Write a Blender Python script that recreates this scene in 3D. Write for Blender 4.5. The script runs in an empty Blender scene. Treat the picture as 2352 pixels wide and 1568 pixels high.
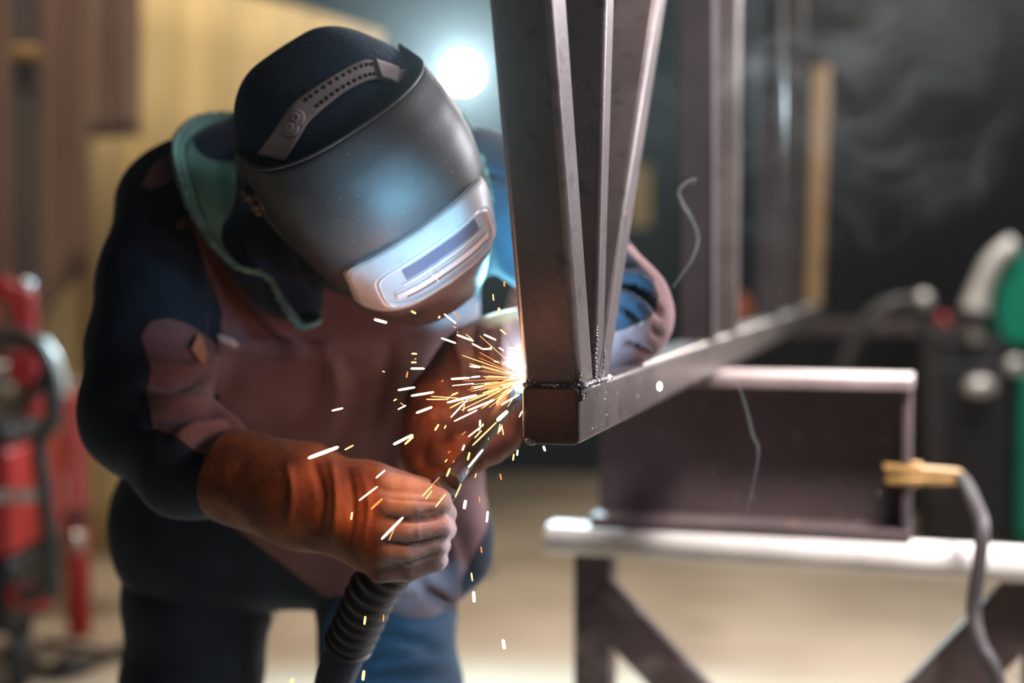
import bpy, bmesh, math, random
import numpy as np
from mathutils import Vector, Matrix
from mathutils.bvhtree import BVHTree
sc = bpy.context.scene
COL = sc.collection
random.seed(7)
rng = np.random.default_rng(7)

# ------------------------------------------------------------------ camera
PITCH = math.radians(2.7)
EYE = np.array([0.0, 0.0, 1.2])
FPX = 50.0 / 36.0 * 2352.0
FWD = np.array([0, math.cos(PITCH), -math.sin(PITCH)])
UPV = np.array([0, math.sin(PITCH), math.cos(PITCH)])
RGT = np.array([1.0, 0, 0])
cam = bpy.data.cameras.new('camera')
cam.lens = 50; cam.sensor_width = 36; cam.clip_start = 0.02; cam.clip_end = 60
cam.dof.use_dof = True
cam.dof.focus_distance = 1.44
cam.dof.aperture_fstop = 1.7
cam.dof.aperture_blades = 0
camo = bpy.data.objects.new('camera', cam); COL.objects.link(camo)
camo.location = EYE
camo.rotation_euler = (math.radians(90) - PITCH, 0, 0)
sc.camera = camo
sc.cycles.volume_step_rate = 1.8

def P(px, py, d):
    """photo pixel + distance along the view axis -> point in the room"""
    return EYE + FWD * d + RGT * ((px - 1176) / FPX * d) + UPV * ((784 - py) / FPX * d)
def PR(W):
    W = np.asarray(W, float); q = W - EYE
    f = q @ FWD
    return np.stack([1176 + FPX * (q @ RGT) / f, 784 - FPX * (q @ UPV) / f, f], -1)

# ------------------------------------------------------------------ world, light, exposure
sc.view_settings.view_transform = 'Standard'
sc.view_settings.look = 'None'
sc.view_settings.gamma = 1.0
sc.view_settings.exposure = 0.0
sc.view_settings.use_curve_mapping = False
w = bpy.data.worlds.new('world'); sc.world = w; w.use_nodes = True
bg = w.node_tree.nodes['Background']
bg.inputs[0].default_value = (0.42, 0.55, 0.75, 1); bg.inputs[1].default_value = 0.004

LAMP = P(1062, 168, 5.5)
ARC = P(1203, 872, 1.452)
def light(name, kind, loc, energy, color, size=0.1, aim=None, spread=None, sizey=None, parent=None, blend=None, angle=None):
    l = bpy.data.lights.new(name, kind); l.energy = energy; l.color = color
    if kind == 'AREA':
        l.size = size
        if sizey: l.shape = 'RECTANGLE'; l.size_y = sizey
        if spread: l.spread = math.radians(spread)
    else:
        l.shadow_soft_size = size
    if kind == 'SPOT':
        l.spot_size = math.radians(angle or 60); l.spot_blend = blend or 0.5
    o = bpy.data.objects.new(name, l); COL.objects.link(o); o.location = loc
    if aim is not None:
        o.rotation_euler = Vector(np.asarray(aim, float) - np.asarray(loc, float)).to_track_quat('-Z', 'Y').to_euler()
    return o
# ceiling lights over the back of the workshop (warm) and a cool high light from the right, plus added fill lamps
light('warm_bay_light', 'AREA', (-1.6, 4.0, 4.6), 50, (1.0, 0.86, 0.66), 2.0, aim=(-1.6, 6.2, 1.0), sizey=1.0, spread=110)
light('floor_bay_light', 'AREA', (0.6, 5.4, 4.4), 13, (1.0, 0.87, 0.74), 3.0, aim=(0.6, 5.4, 0.0), sizey=1.6, spread=80)
light('overhead_bench_light', 'AREA', (1.15, 1.35, 3.5), 40, (1.0, 0.92, 0.89), 0.9, aim=(0.95, 2.6, 0.9), sizey=0.7, spread=56)
light('right_skylight', 'AREA', (3.0, 0.9, 2.4), 12, (0.92, 0.91, 1.0), 1.2, aim=(0.5, 2.2, 1.1), sizey=0.8, spread=80)
light('front_fill', 'AREA', (0.4, -1.2, 3.4), 4.6, (1.0, 0.90, 0.92), 1.8, aim=(0.2, 1.8, 1.0), sizey=1.0)  # added general fill from above and behind the camera
light('right_bay_fill', 'AREA', (2.6, 4.9, 4.0), 11, (1.0, 0.95, 0.9), 1.0, aim=(2.2, 6.3, 0.9), sizey=0.8, spread=48)  # added lamp that brightens the green machine and its guard
light('side_fill', 'AREA', (3.5, 3.3, 2.3), 34, (0.95, 0.93, 1.0), 1.0, aim=(0.5, 2.2, 1.4), sizey=1.2, spread=60)  # added lamp that brightens the right-hand faces of the tubes
light('rear_bay_light', 'AREA', (2.4, 7.9, 3.5), 34, (1.0, 0.93, 0.85), 1.4, aim=(0.6, 2.4, 1.0), sizey=0.9, spread=70)
light('flood_light_beam', 'SPOT', LAMP + np.array([0, -0.09, 0]), 1000, (0.62, 0.90, 1.0), 0.05, aim=(0.0, 1.5, 1.3), angle=110, blend=0.6)
light('arc_light', 'POINT', ARC, 2.4, (0.26, 0.64, 1.0), 0.006)
SHOULDER_FILL_POS = P(1194, 700, 1.62)                      # mid-air spot position; the added spots below stand in for arc light
light('arc_fill_helmet', 'SPOT', P(1188, 640, 1.40), 7.5, (0.27, 0.68, 1.0), 0.015, aim=P(985, 560, 1.5), angle=60, blend=0.6)  # added spot in the air, lights the lens frame like the arc
light('arc_fill_shoulder', 'SPOT', SHOULDER_FILL_POS, 24, (0.20, 0.70, 1.0), 0.012, aim=P(1150, 470, 1.9), angle=80, blend=0.5)  # added spot in the air, turns the shoulder arc-blue
light('arc_fill_elbow', 'SPOT', P(1240, 760, 1.60), 6, (0.30, 0.68, 1.0), 0.012, aim=P(1450, 690, 1.75), angle=70, blend=0.5)  # added spot behind the uprights, turns the sleeve arc-blue
light('arc_fill_low', 'SPOT', P(1180, 985, 1.46), 24, (0.22, 0.66, 1.0), 0.006, aim=P(900, 1640, 2.0), angle=32, blend=0.5)  # added spot below the weld, turns the trouser leg arc-blue
light('spark_glow', 'POINT', P(1120, 905, 1.475), 1.0, (1.0, 0.36, 0.15), 0.03)
light('spark_glow_low', 'POINT', P(860, 1050, 1.46), 0.36, (1.0, 0.33, 0.10), 0.04)
light('spark_glow_front', 'POINT', P(1130, 940, 1.31), 0.075, (1.0, 0.38, 0.22), 0.03)

# ------------------------------------------------------------------ helpers
ORG = {}
def link_mesh(name, verts, faces, mat, parent=None, origin=None, smooth=True, mats=None, fmat=None):
    v = np.asarray(verts, float).reshape(-1, 3)
    if parent is not None:
        og = ORG[parent.name]
    else:
        og = np.array([(v[:, 0].min() + v[:, 0].max()) / 2, (v[:, 1].min() + v[:, 1].max()) / 2, v[:, 2].min()]) if origin is None else np.asarray(origin, float)
    me = bpy.data.meshes.new(name)
    me.from_pydata((v - og).tolist(), [], [list(map(int, f)) for f in faces])
    for m in (mats or [mat]): me.materials.append(m)
    if fmat is not None: me.polygons.foreach_set('material_index', np.asarray(fmat, dtype=np.int32))
    if smooth: me.polygons.foreach_set('use_smooth', np.ones(len(me.polygons), dtype=bool))
    if len(me.polygons) < 6000:
        bm = bmesh.new(); bm.from_mesh(me); bmesh.ops.recalc_face_normals(bm, faces=bm.faces); bm.to_mesh(me); bm.free()
    me.update()
    o = bpy.data.objects.new(name, me); COL.objects.link(o)
    if parent is not None:
        o.parent = parent
    else:
        o.location = og
    ORG[o.name] = og
    return o
def thing(name, loc, label, cat, group=None):
    o = bpy.data.objects.new(name, None); COL.objects.link(o); o.location = loc
    o.empty_display_size = 0.05
    ORG[o.name] = np.asarray(loc, float)
    return tag(o, label, cat, group)
def tag(o, label, cat, group=None, kind=None):
    o['label'] = label; o['category'] = cat
    if group: o['group'] = group
    if kind: o['kind'] = kind
    return o
def struct(o): o['kind'] = 'structure'; return o

class MB:
    def __init__(s): s.v = []; s.f = []; s.m = []
    def add(s, v, f, m=0):
        b = len(s.v); s.v += [tuple(map(float, q)) for q in v]; s.f += [[i + b for i in q] for q in f]; s.m += [m] * len(f)
        return s
    def build(s, name, mat, parent=None, smooth=True, mats=None, origin=None):
        o = link_mesh(name, s.v, s.f, mat, parent, origin, smooth, mats, s.m if mats else None)
        if smooth:
            wn = o.modifiers.new('weighted_normals', 'WEIGHTED_NORMAL'); wn.weight = 100
        return o

def frame(d, up=(0, 0, 1)):
    d = np.asarray(d, float); d = d / np.linalg.norm(d)
    up = np.asarray(up, float)
    if abs(d @ up) > 0.97 * np.linalg.norm(up): up = np.array([0, 1.0, 0]) if abs(d[1]) < 0.9 else np.array([1.0, 0, 0])
    s = np.cross(d, up); s /= np.linalg.norm(s); u = np.cross(s, d)
    return d, s, u
def rrect(wx, wy, r, n=4):
    pts = []
    for cx, cy, a0 in ((1, 1, 0), (-1, 1, 90), (-1, -1, 180), (1, -1, 270)):
        for k in range(n + 1):
            a = math.radians(a0 + 90 * k / n)
            pts.append((cx * (wx / 2 - r) + r * math.cos(a), cy * (wy / 2 - r) + r * math.sin(a)))
    return np.array(pts)
def loft(rings, cap0=True, cap1=True, closed=True):
    n = len(rings[0]); v = np.concatenate(rings); f = []
    for i in range(len(rings) - 1):
        for j in range(n if closed else n - 1):
            k = (j + 1) % n
            f.append([i * n + j, i * n + k, (i + 1) * n + k, (i + 1) * n + j])
    if cap0: f.append(list(range(n))[::-1])
    if cap1: f.append([(len(rings) - 1) * n + j for j in range(n)])
    return v, f
def prism(a, b, sec, side=None, cap0=True, cap1=True, steps=1):
    """section swept a->b; section x axis along 'side'"""
    a = np.asarray(a, float); b = np.asarray(b, float)
    d = (b - a) / np.linalg.norm(b - a)
    if side is None: d, s, u = frame(d)
    else:
        s = np.asarray(side, float); s = s - d * (s @ d); s /= np.linalg.norm(s); u = np.cross(s, d)
    rings = [a + (b - a) * t + sec[:, :1] * s + sec[:, 1:] * u for t in np.linspace(0, 1, steps + 1)]
    return loft(rings, cap0, cap1)
def box(c, size, axes=None, bev=0.0):
    """bevelled box"""
    c = np.asarray(c, float); sx, sy, sz = size
    A = np.eye(3) if axes is None else np.asarray(axes, float)
    b = min(bev, min(size) * 0.45)
    if b <= 0: b = 1e-4
    sec0 = rrect(sx - 2 * b, sy - 2 * b, b * 0.5 + 1e-5, 3); sec1 = rrect(sx, sy, b * 1.2, 3)
    rings = []
    for z, s in ((-sz / 2, sec0), (-sz / 2 + b * .3, sec0 + (sec1 - sec0) * .7), (-sz / 2 + b, sec1), (sz / 2 - b, sec1), (sz / 2 - b * .3, sec0 + (sec1 - sec0) * .7), (sz / 2, sec0)):
        rings.append(c + s[:, :1] * A[0] + s[:, 1:] * A[1] + z * A[2])
    return loft(rings)
def tube(pts, r, n=12, caps=True, smooth_pts=0):
    pts = np.asarray(pts, float)
    r = np.broadcast_to(np.asarray(r, float), (len(pts),)).copy()
    if smooth_pts:
        pts, r = spline(pts, smooth_pts, r)
    T = np.gradient(pts, axis=0); T /= np.linalg.norm(T, axis=1)[:, None] + 1e-12
    _, s, u = frame(T[0]); rings = []
    for i in range(len(pts)):
        s = s - T[i] * (s @ T[i]); s /= np.linalg.norm(s); u = np.cross(s, T[i])
        a = np.linspace(0, 2 * math.pi, n, endpoint=False)[:, None]
        rings.append(pts[i] + r[i] * (np.cos(a) * s + np.sin(a) * u))
    return loft(rings, caps, caps)
def spline(pts, n, r=None):
    pts = np.asarray(pts, float); m = len(pts)
    X = pts if r is None else np.concatenate([pts, np.asarray(r, float).reshape(-1, 1)], 1)
    out = []
    for i in range(m - 1):
        p0 = X[max(i - 1, 0)]; p1 = X[i]; p2 = X[i + 1]; p3 = X[min(i + 2, m - 1)]
        for t in np.linspace(0, 1, n, endpoint=False):
            out.append(0.5 * ((2 * p1) + (-p0 + p2) * t + (2 * p0 - 5 * p1 + 4 * p2 - p3) * t * t + (-p0 + 3 * p1 - 3 * p2 + p3) * t ** 3))
    out.append(X[-1]); out = np.array(out)
    return out if r is None else (out[:, :3], out[:, 3])
def lathe(c, axis, prof, n=24):
    d, s, u = frame(axis); c = np.asarray(c, float)
    a = np.linspace(0, 2 * math.pi, n, endpoint=False)[:, None]
    rings = [c + h * d + max(r, 1e-4) * (np.cos(a) * s + np.sin(a) * u) for h, r in prof]
    return loft(rings)
def ball(c, r, n=12, squash=(1, 1, 1)):
    v = []; f = []; m = n // 2
    for i in range(m + 1):
        th = math.pi * i / m
        for j in range(n):
            ph = 2 * math.pi * j / n
            v.append(np.asarray(c) + r * np.array([math.sin(th) * math.cos(ph) * squash[0], math.sin(th) * math.sin(ph) * squash[1], math.cos(th) * squash[2]]))
    for i in range(m):
        for j in range(n):
            k = (j + 1) % n
            f.append([i * n + j, (i + 1) * n + j, (i + 1) * n + k, i * n + k])
    return v, f

# -- signed distance modelling: one continuous skin out of tapered limbs
def smin(a, b, k):
    h = np.maximum(k - np.abs(a - b), 0) / k
    return np.minimum(a, b) - h * h * k * 0.25
def cone_d(p, a, b, ra, rb):
    a = np.asarray(a, np.float32); b = np.asarray(b, np.float32); ab = b - a
    t = np.clip(((p - a) @ ab) / max(float(ab @ ab), 1e-9), 0, 1)
    q = p - a - t[:, None] * ab
    return np.sqrt((q * q).sum(1)) - (ra + t * (rb - ra))
def surface_nets(D, o, h):
    S = D < 0
    nx, ny, nz = D.shape
    cs = [(i, j, k) for i in (0, 1) for j in (0, 1) for k in (0, 1)]
    sub = lambda A, c: A[c[0]:nx - 1 + c[0], c[1]:ny - 1 + c[1], c[2]:nz - 1 + c[2]]
    cnt = sum(sub(S, c).astype(np.int8) for c in cs)
    act = (cnt > 0) & (cnt < 8)
    idx = -np.ones(act.shape, np.int64); ii = np.argwhere(act); idx[act] = np.arange(len(ii))
    acc = np.zeros((len(ii), 3)); num = np.zeros(len(ii))
    val = {c: sub(D, c)[act] for c in cs}
    for c in cs:
        for ax in range(3):
            if c[ax] == 0:
                e = list(c); e[ax] = 1; e = tuple(e)
                a, b = val[c], val[e]; m = (a < 0) != (b < 0)
                t = np.where(m, a / np.where(m, a - b, 1), 0)
                q = np.array(c, float) + np.zeros((len(ii), 3)); q[:, ax] += t
                acc[m] += q[m]; num[m] += 1
    V = o + h * (ii + acc / num[:, None])
    F = []
    for ax in range(3):
        a1, a2 = (ax + 1) % 3, (ax + 2) % 3
        lo = [slice(None)] * 3; hi = [slice(None)] * 3; lo[ax] = slice(0, -1); hi[ax] = slice(1, None)
        ch = S[tuple(lo)] != S[tuple(hi)]
        E = np.argwhere(ch)
        E = E[(E[:, a1] > 0) & (E[:, a2] > 0) & (E[:, a1] < D.shape[a1] - 1) & (E[:, a2] < D.shape[a2] - 1)]
        def cell(d1, d2):
            q = E.copy(); q[:, a1] += d1; q[:, a2] += d2; return idx[q[:, 0], q[:, 1], q[:, 2]]
        Q = np.stack([cell(-1, -1), cell(0, -1), cell(0, 0), cell(-1, 0)], 1)
        inside = S[E[:, 0], E[:, 1], E[:, 2]]
        Q[~inside] = Q[~inside][:, ::-1]
        F.append(Q)
    return V, np.concatenate(F)
def sdf_mesh(prims, h, k, pad=0.03, post=None):
    """prims: (a, b, ra, rb[, k])"""
    A = np.array([[*p[0], p[2]] for p in prims] + [[*p[1], p[3]] for p in prims])
    lo = (A[:, :3] - A[:, 3:]).min(0) - pad; hi = (A[:, :3] + A[:, 3:]).max(0) + pad
    n = np.ceil((hi - lo) / h).astype(int) + 1
    g = np.stack(np.meshgrid(*[lo[i] + h * np.arange(n[i]) for i in range(3)], indexing='ij'), -1).reshape(-1, 3).astype(np.float32)
    D = None
    for p in prims:
        d = cone_d(g, p[0], p[1], p[2], p[3])
        D = d if D is None else smin(D, d, p[4] if len(p) > 4 else k)
    if post is not None: D = post(g, D)
    V, F = surface_nets(D.reshape(n), lo, h)
    return relax(V, F, 2), F
def relax(V, F, it):
    E = np.concatenate([F[:, [0, 1]], F[:, [1, 2]], F[:, [2, 3]], F[:, [3, 0]]])
    for _ in range(it):
        s = np.zeros_like(V); c = np.zeros(len(V))
        np.add.at(s, E[:, 0], V[E[:, 1]]); np.add.at(c, E[:, 0], 1)
        np.add.at(s, E[:, 1], V[E[:, 0]]); np.add.at(c, E[:, 1], 1)
        V = V * 0.4 + 0.6 * s / np.maximum(c, 1)[:, None]
    return V
def normals(V, F):
    n = np.cross(V[F[:, 2]] - V[F[:, 0]], V[F[:, 3]] - V[F[:, 1]])
    N = np.zeros_like(V)
    for i in range(4): np.add.at(N, F[:, i], n)
    return N / (np.linalg.norm(N, axis=1)[:, None] + 1e-12)
def seg_dist(q, a, b):
    ab = b - a; t = np.clip(((q - a) @ ab) / max(ab @ ab, 1e-9), 0, 1)
    return np.linalg.norm(q - a - t[:, None] * ab, axis=1), t
def folds(V, F, strokes):
    """cloth folds: (pixel polyline, half width px, height m); ridge (+) or crease (-) on the side seen"""
    N = normals(V, F); pr = PR(V); view = V - EYE
    face = np.clip(-(N * view).sum(1) / np.linalg.norm(view, axis=1) * 2.5, 0, 1)
    D = np.zeros(len(V))
    for st in strokes:
        pl, wd, hgt = st[:3]; pl = np.array(pl, float)
        if len(pl) > 2: pl = spline(pl, 5)
        dm = np.full(len(V), 1e9); tm = np.zeros(len(V)); n = len(pl) - 1
        for i in range(n):
            d, t = seg_dist(pr[:, :2], pl[i], pl[i + 1])
            m = d < dm; dm[m] = d[m]; tm[m] = (i + t[m]) / n
        taper = np.sin(np.pi * np.clip(tm * 0.9 + 0.05, 0, 1)) ** 0.6
        g = np.exp(-(dm / wd) ** 2) * taper
        if len(st) > 3: g *= (np.abs(pr[:, 2] - st[3]) < st[4])
        D += hgt * g
    return V + N * (D * face)[:, None]
_K = rng.normal(size=(24, 3)); _K /= np.linalg.norm(_K, axis=1)[:, None]; _PH = rng.uniform(0, 6.28, 24)
def noise3(p, scale):
    p = np.asarray(p, float); s = np.zeros(len(p))
    for i in range(24):
        s += np.sin((p @ _K[i]) * scale * (0.6 + 0.9 * (i % 5) / 4) * 6.28 + _PH[i])
    return s / 24 * 2.2
def poly_sd(q, poly):
    """signed distance to a polygon, positive inside"""
    poly = np.array(poly, float); n = len(poly); d = np.full(len(q), 1e9); ins = np.zeros(len(q), bool)
    for i in range(n):
        a, b = poly[i], poly[(i + 1) % n]
        dd, _ = seg_dist(q, a, b); d = np.minimum(d, dd)
        c = ((a[1] > q[:, 1]) != (b[1] > q[:, 1]))
        xi = (b[0] - a[0]) * (q[:, 1] - a[1]) / (b[1] - a[1] if abs(b[1] - a[1]) > 1e-9 else 1e-9) + a[0]
        ins ^= c & (q[:, 0] < xi)
    return np.where(ins, d, -d)
def set_attr(o, name, vals):
    at = o.data.attributes.new(name, 'FLOAT', 'POINT')
    at.data.foreach_set('value', np.asarray(vals, np.float32))

# ------------------------------------------------------------------ materials
def mat(name, col, rough=0.6, metal=0.0, col2=None, nscale=8.0, thr=(0.35, 0.65), bump=0.0, bscale=40.0, spec=0.5, emit=None, estr=0.0, col3=None, n3=60.0, thr3=(0.6, 0.7), sheen=0.0, stretch=None, aniso=0.0, coat=0.0):
    m = bpy.data.materials.new(name); m.use_nodes = True
    nt = m.node_tree; b = nt.nodes['Principled BSDF']
    b.inputs['Base Color'].default_value = (*col, 1); b.inputs['Roughness'].default_value = rough
    b.inputs['Metallic'].default_value = metal; b.inputs['Specular IOR Level'].default_value = spec
    if sheen: b.inputs['Sheen Weight'].default_value = sheen
    if coat: b.inputs['Coat Weight'].default_value = coat
    tc = nt.nodes.new('ShaderNodeTexCoord'); vec = tc.outputs['Object']
    if stretch:
        mp = nt.nodes.new('ShaderNodeMapping'); mp.inputs['Scale'].default_value = stretch
        nt.links.new(vec, mp.inputs[0]); vec = mp.outputs[0]
    def nz(s, det=6):
        n = nt.nodes.new('ShaderNodeTexNoise'); n.inputs['Scale'].default_value = s; n.inputs['Detail'].default_value = det
        nt.links.new(vec, n.inputs['Vector']); return n.outputs['Fac']
    def ramp(src, lo, hi):
        r = nt.nodes.new('ShaderNodeMapRange'); r.inputs[1].default_value = lo; r.inputs[2].default_value = hi
        nt.links.new(src, r.inputs[0]); return r.outputs[0]
    def mix(fac, a, bc):
        x = nt.nodes.new('ShaderNodeMix'); x.data_type = 'RGBA'
        nt.links.new(fac, x.inputs[0])
        if isinstance(a, tuple): x.inputs[6].default_value = (*a, 1)
        else: nt.links.new(a, x.inputs[6])
        if isinstance(bc, tuple): x.inputs[7].default_value = (*bc, 1)
        else: nt.links.new(bc, x.inputs[7])
        return x.outputs[2]
    c = None
    if col2: c = mix(ramp(nz(nscale), *thr), tuple(col), tuple(col2))
    if col3: c = mix(ramp(nz(n3, 3), *thr3), c if c else tuple(col), tuple(col3))
    if c: nt.links.new(c, b.inputs['Base Color'])
    if bump:
        bp = nt.nodes.new('ShaderNodeBump'); bp.inputs['Strength'].default_value = bump; bp.inputs['Distance'].default_value = 0.01
        nt.links.new(nz(bscale, 8), bp.inputs['Height']); nt.links.new(bp.outputs[0], b.inputs['Normal'])
    if emit:
        b.inputs['Emission Color'].default_value = (*emit, 1); b.inputs['Emission Strength'].default_value = estr
    m['_h'] = 1
    return m
def two_tone(name, attr, a, a2, bcol, b2, line=None, soft=1.2, rough=0.85, bump=0.25, bscale=220.0, nscale=14.0, line_w=3.0):
    """cloth of two colours, split along the zero line of a per-vertex attribute (panel seams)"""
    m = bpy.data.materials.new(name); m.use_nodes = True; nt = m.node_tree; b = nt.nodes['Principled BSDF']
    b.inputs['Roughness'].default_value = rough; b.inputs['Specular IOR Level'].default_value = 0.2
    b.inputs['Sheen Weight'].default_value = 0.15; b.inputs['Sheen Roughness'].default_value = 0.4
    N = nt.nodes.new; L = nt.links.new
    at = N('ShaderNodeAttribute'); at.attribute_name = attr
    tc = N('ShaderNodeTexCoord')
    nz = N('ShaderNodeTexNoise'); nz.inputs['Scale'].default_value = nscale; nz.inputs['Detail'].default_value = 7; L(tc.outputs['Object'], nz.inputs['Vector'])
    mr = N('ShaderNodeMapRange'); mr.inputs[1].default_value = 0.35; mr.inputs[2].default_value = 0.68; L(nz.outputs['Fac'], mr.inputs[0])
    def mx(f, A, B):
        x = N('ShaderNodeMix'); x.data_type = 'RGBA'; L(f, x.inputs[0])
        for s, v in ((6, A), (7, B)):
            if isinstance(v, tuple): x.inputs[s].default_value = (*v, 1)
            else: L(v, x.inputs[s])
        return x.outputs[2]
    ca = mx(mr.outputs[0], a, a2); cb = mx(mr.outputs[0], bcol, b2)
    st = N('ShaderNodeMapRange'); st.inputs[1].default_value = -soft; st.inputs[2].default_value = soft; L(at.outputs['Fac'], st.inputs[0])
    c = mx(st.outputs[0], ca, cb)
    if line:
        ab = N('ShaderNodeMath'); ab.operation = 'ABSOLUTE'; L(at.outputs['Fac'], ab.inputs[0])
        lr = N('ShaderNodeMapRange'); lr.inputs[1].default_value = line_w; lr.inputs[2].default_value = line_w * 0.4; L(ab.outputs[0], lr.inputs[0])
        c = mx(lr.outputs[0], c, line)
    L(c, b.inputs['Base Color'])
    n2 = N('ShaderNodeTexNoise'); n2.inputs['Scale'].default_value = bscale; n2.inputs['Detail'].default_value = 4; L(tc.outputs['Object'], n2.inputs['Vector'])
    bp = N('ShaderNodeBump'); bp.inputs['Strength'].default_value = bump; bp.inputs['Distance'].default_value = 0.004
    L(n2.outputs['Fac'], bp.inputs['Height']); L(bp.outputs[0], b.inputs['Normal'])
    return m
def emitter(name, col, s):
    m = bpy.data.materials.new(name); m.use_nodes = True; nt = m.node_tree
    nt.nodes.remove(nt.nodes['Principled BSDF'])
    e = nt.nodes.new('ShaderNodeEmission'); e.inputs[0].default_value = (*col, 1); e.inputs[1].default_value = s
    nt.links.new(e.outputs[0], nt.nodes['Material Output'].inputs[0]); return m

M = {}
M['steel'] = mat('mill_steel', (0.105, 0.080, 0.078), 0.38, 0.35, (0.15, 0.115, 0.11), 9, (0.4, 0.65), 0.06, 130, col3=(0.06, 0.045, 0.045), n3=38, thr3=(0.58, 0.72))
M['steel_side'] = mat('chord_steel', (0.095, 0.074, 0.068), 0.36, 0.5, (0.15, 0.122, 0.113), 7, (0.4, 0.65), 0.08, 120, col3=(0.07, 0.05, 0.046), n3=26, thr3=(0.58, 0.75))
M['weld'] = mat('weld_bead', (0.09, 0.085, 0.085), 0.3, 0.8, (0.30, 0.30, 0.32), 60, (0.45, 0.65), 0.25, 300)
M['bright_steel'] = mat('bright_steel', (0.55, 0.55, 0.57), 0.25, 1.0)
M['cap_steel'] = mat('end_cap_steel', (0.045, 0.033, 0.032), 0.42, 0.3, (0.062, 0.046, 0.044), 9, (0.4, 0.65), 0.08, 130, col3=(0.10, 0.085, 0.085), n3=170, thr3=(0.70, 0.74))
M['dark_post'] = mat('dark_post_steel', (0.028, 0.021, 0.023), 0.75, 0.0, (0.042, 0.032, 0.034), 8, spec=0.2)
M['rust'] = mat('rusty_beam', (0.12, 0.084, 0.086), 0.62, 0.15, (0.066, 0.047, 0.05), 5, (0.35, 0.65), 0.15, 60, col3=(0.20, 0.10, 0.075), n3=20, thr3=(0.64, 0.72))
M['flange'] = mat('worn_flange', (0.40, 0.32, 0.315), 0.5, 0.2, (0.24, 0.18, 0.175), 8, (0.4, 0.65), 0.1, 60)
M['white_paint'] = mat('worn_white_paint', (0.54, 0.515, 0.49), 0.5, 0.0, (0.34, 0.295, 0.28), 5, (0.5, 0.72), 0.1, 60)
M['dark_plate'] = mat('dark_scaled_plate', (0.065, 0.045, 0.045), 0.6, 0.3, (0.17, 0.145, 0.14), 14, (0.52, 0.72), 0.15, 70)
M['concrete'] = mat('workshop_floor', (0.50, 0.42, 0.325), 0.65, 0.0, (0.38, 0.305, 0.225), 1.6, (0.4, 0.66), 0.05, 30, col3=(0.22, 0.165, 0.12), n3=1.1, thr3=(0.57, 0.70))
M['yellow'] = mat('yellow_panel', (0.72, 0.56, 0.29), 0.75, 0.0, (0.62, 0.46, 0.22), 1.2, (0.35, 0.7), stretch=(3, 1, 0.35))
M['brown_cloth'] = mat('brown_curtain', (0.135, 0.070, 0.052), 0.8, 0.0, (0.26, 0.16, 0.11), 2.2, (0.42, 0.72), stretch=(3, 1, 0.3))
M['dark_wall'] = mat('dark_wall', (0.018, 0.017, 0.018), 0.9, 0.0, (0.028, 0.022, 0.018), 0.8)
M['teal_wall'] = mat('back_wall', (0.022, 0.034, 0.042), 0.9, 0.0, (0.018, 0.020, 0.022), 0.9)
M['black'] = mat('black_rubber', (0.012, 0.012, 0.014), 0.55)
M['dark_grey'] = mat('dark_grey_plastic', (0.03, 0.03, 0.035), 0.5)
M['red'] = mat('red_enamel', (0.48, 0.022, 0.025), 0.35, 0.0, (0.36, 0.015, 0.02), 6)
M['pink_red'] = mat('faded_red_enamel', (0.60, 0.13, 0.13), 0.4, 0.0, (0.50, 0.08, 0.085), 6)
M['chrome'] = mat('chrome', (0.75, 0.75, 0.78), 0.16, 1.0)
M['silver'] = mat('silver_paint', (0.62, 0.60, 0.58), 0.35, 0.4)
M['green'] = mat('green_enamel', (0.0, 0.27, 0.165), 0.4, 0.0, (0.0, 0.22, 0.135), 5)
M['brass'] = mat('brass_clamp', (0.42, 0.25, 0.085), 0.45, 0.4, (0.30, 0.17, 0.06), 30)
M['grey_cable'] = mat('grey_cable', (0.042, 0.035, 0.037), 0.6)
M['warm_lit'] = mat('warm_lit_steel', (0.45, 0.29, 0.14), 0.6, 0.0, (0.36, 0.22, 0.10), 6)  # warm light on the far upright, put into the steel's colour
M['column'] = mat('dark_column', (0.05, 0.035, 0.035), 0.7, 0.0, (0.12, 0.09, 0.07), 2.0, stretch=(2, 2, 0.3))
M['lamp'] = emitter('flood_lamp_glass', (0.86, 1.0, 1.0), 22.0)
M['arc'] = emitter('welding_arc_plasma', (0.55, 0.82, 1.0), 60.0)
SP = [emitter('spark_white_hot', (1.0, 0.90, 0.55), 5.0), emitter('spark_yellow', (1.0, 0.62, 0.22), 2.2), emitter('spark_orange', (1.0, 0.33, 0.10), 1.2)]

# ------------------------------------------------------------------ room
struct(link_mesh('floor', [(-6, -2, 0), (7, -2, 0), (7, 9, 0), (-6, 9, 0)], [[0, 1, 2, 3]], M['concrete'], smooth=False))
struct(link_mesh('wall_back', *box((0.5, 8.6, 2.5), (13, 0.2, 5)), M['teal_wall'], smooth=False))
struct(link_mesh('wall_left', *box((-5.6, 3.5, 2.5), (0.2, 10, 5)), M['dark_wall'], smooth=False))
struct(link_mesh('wall_right', *box((6.0, 3.5, 2.5), (0.2, 10, 5)), M['dark_wall'], smooth=False))

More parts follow.
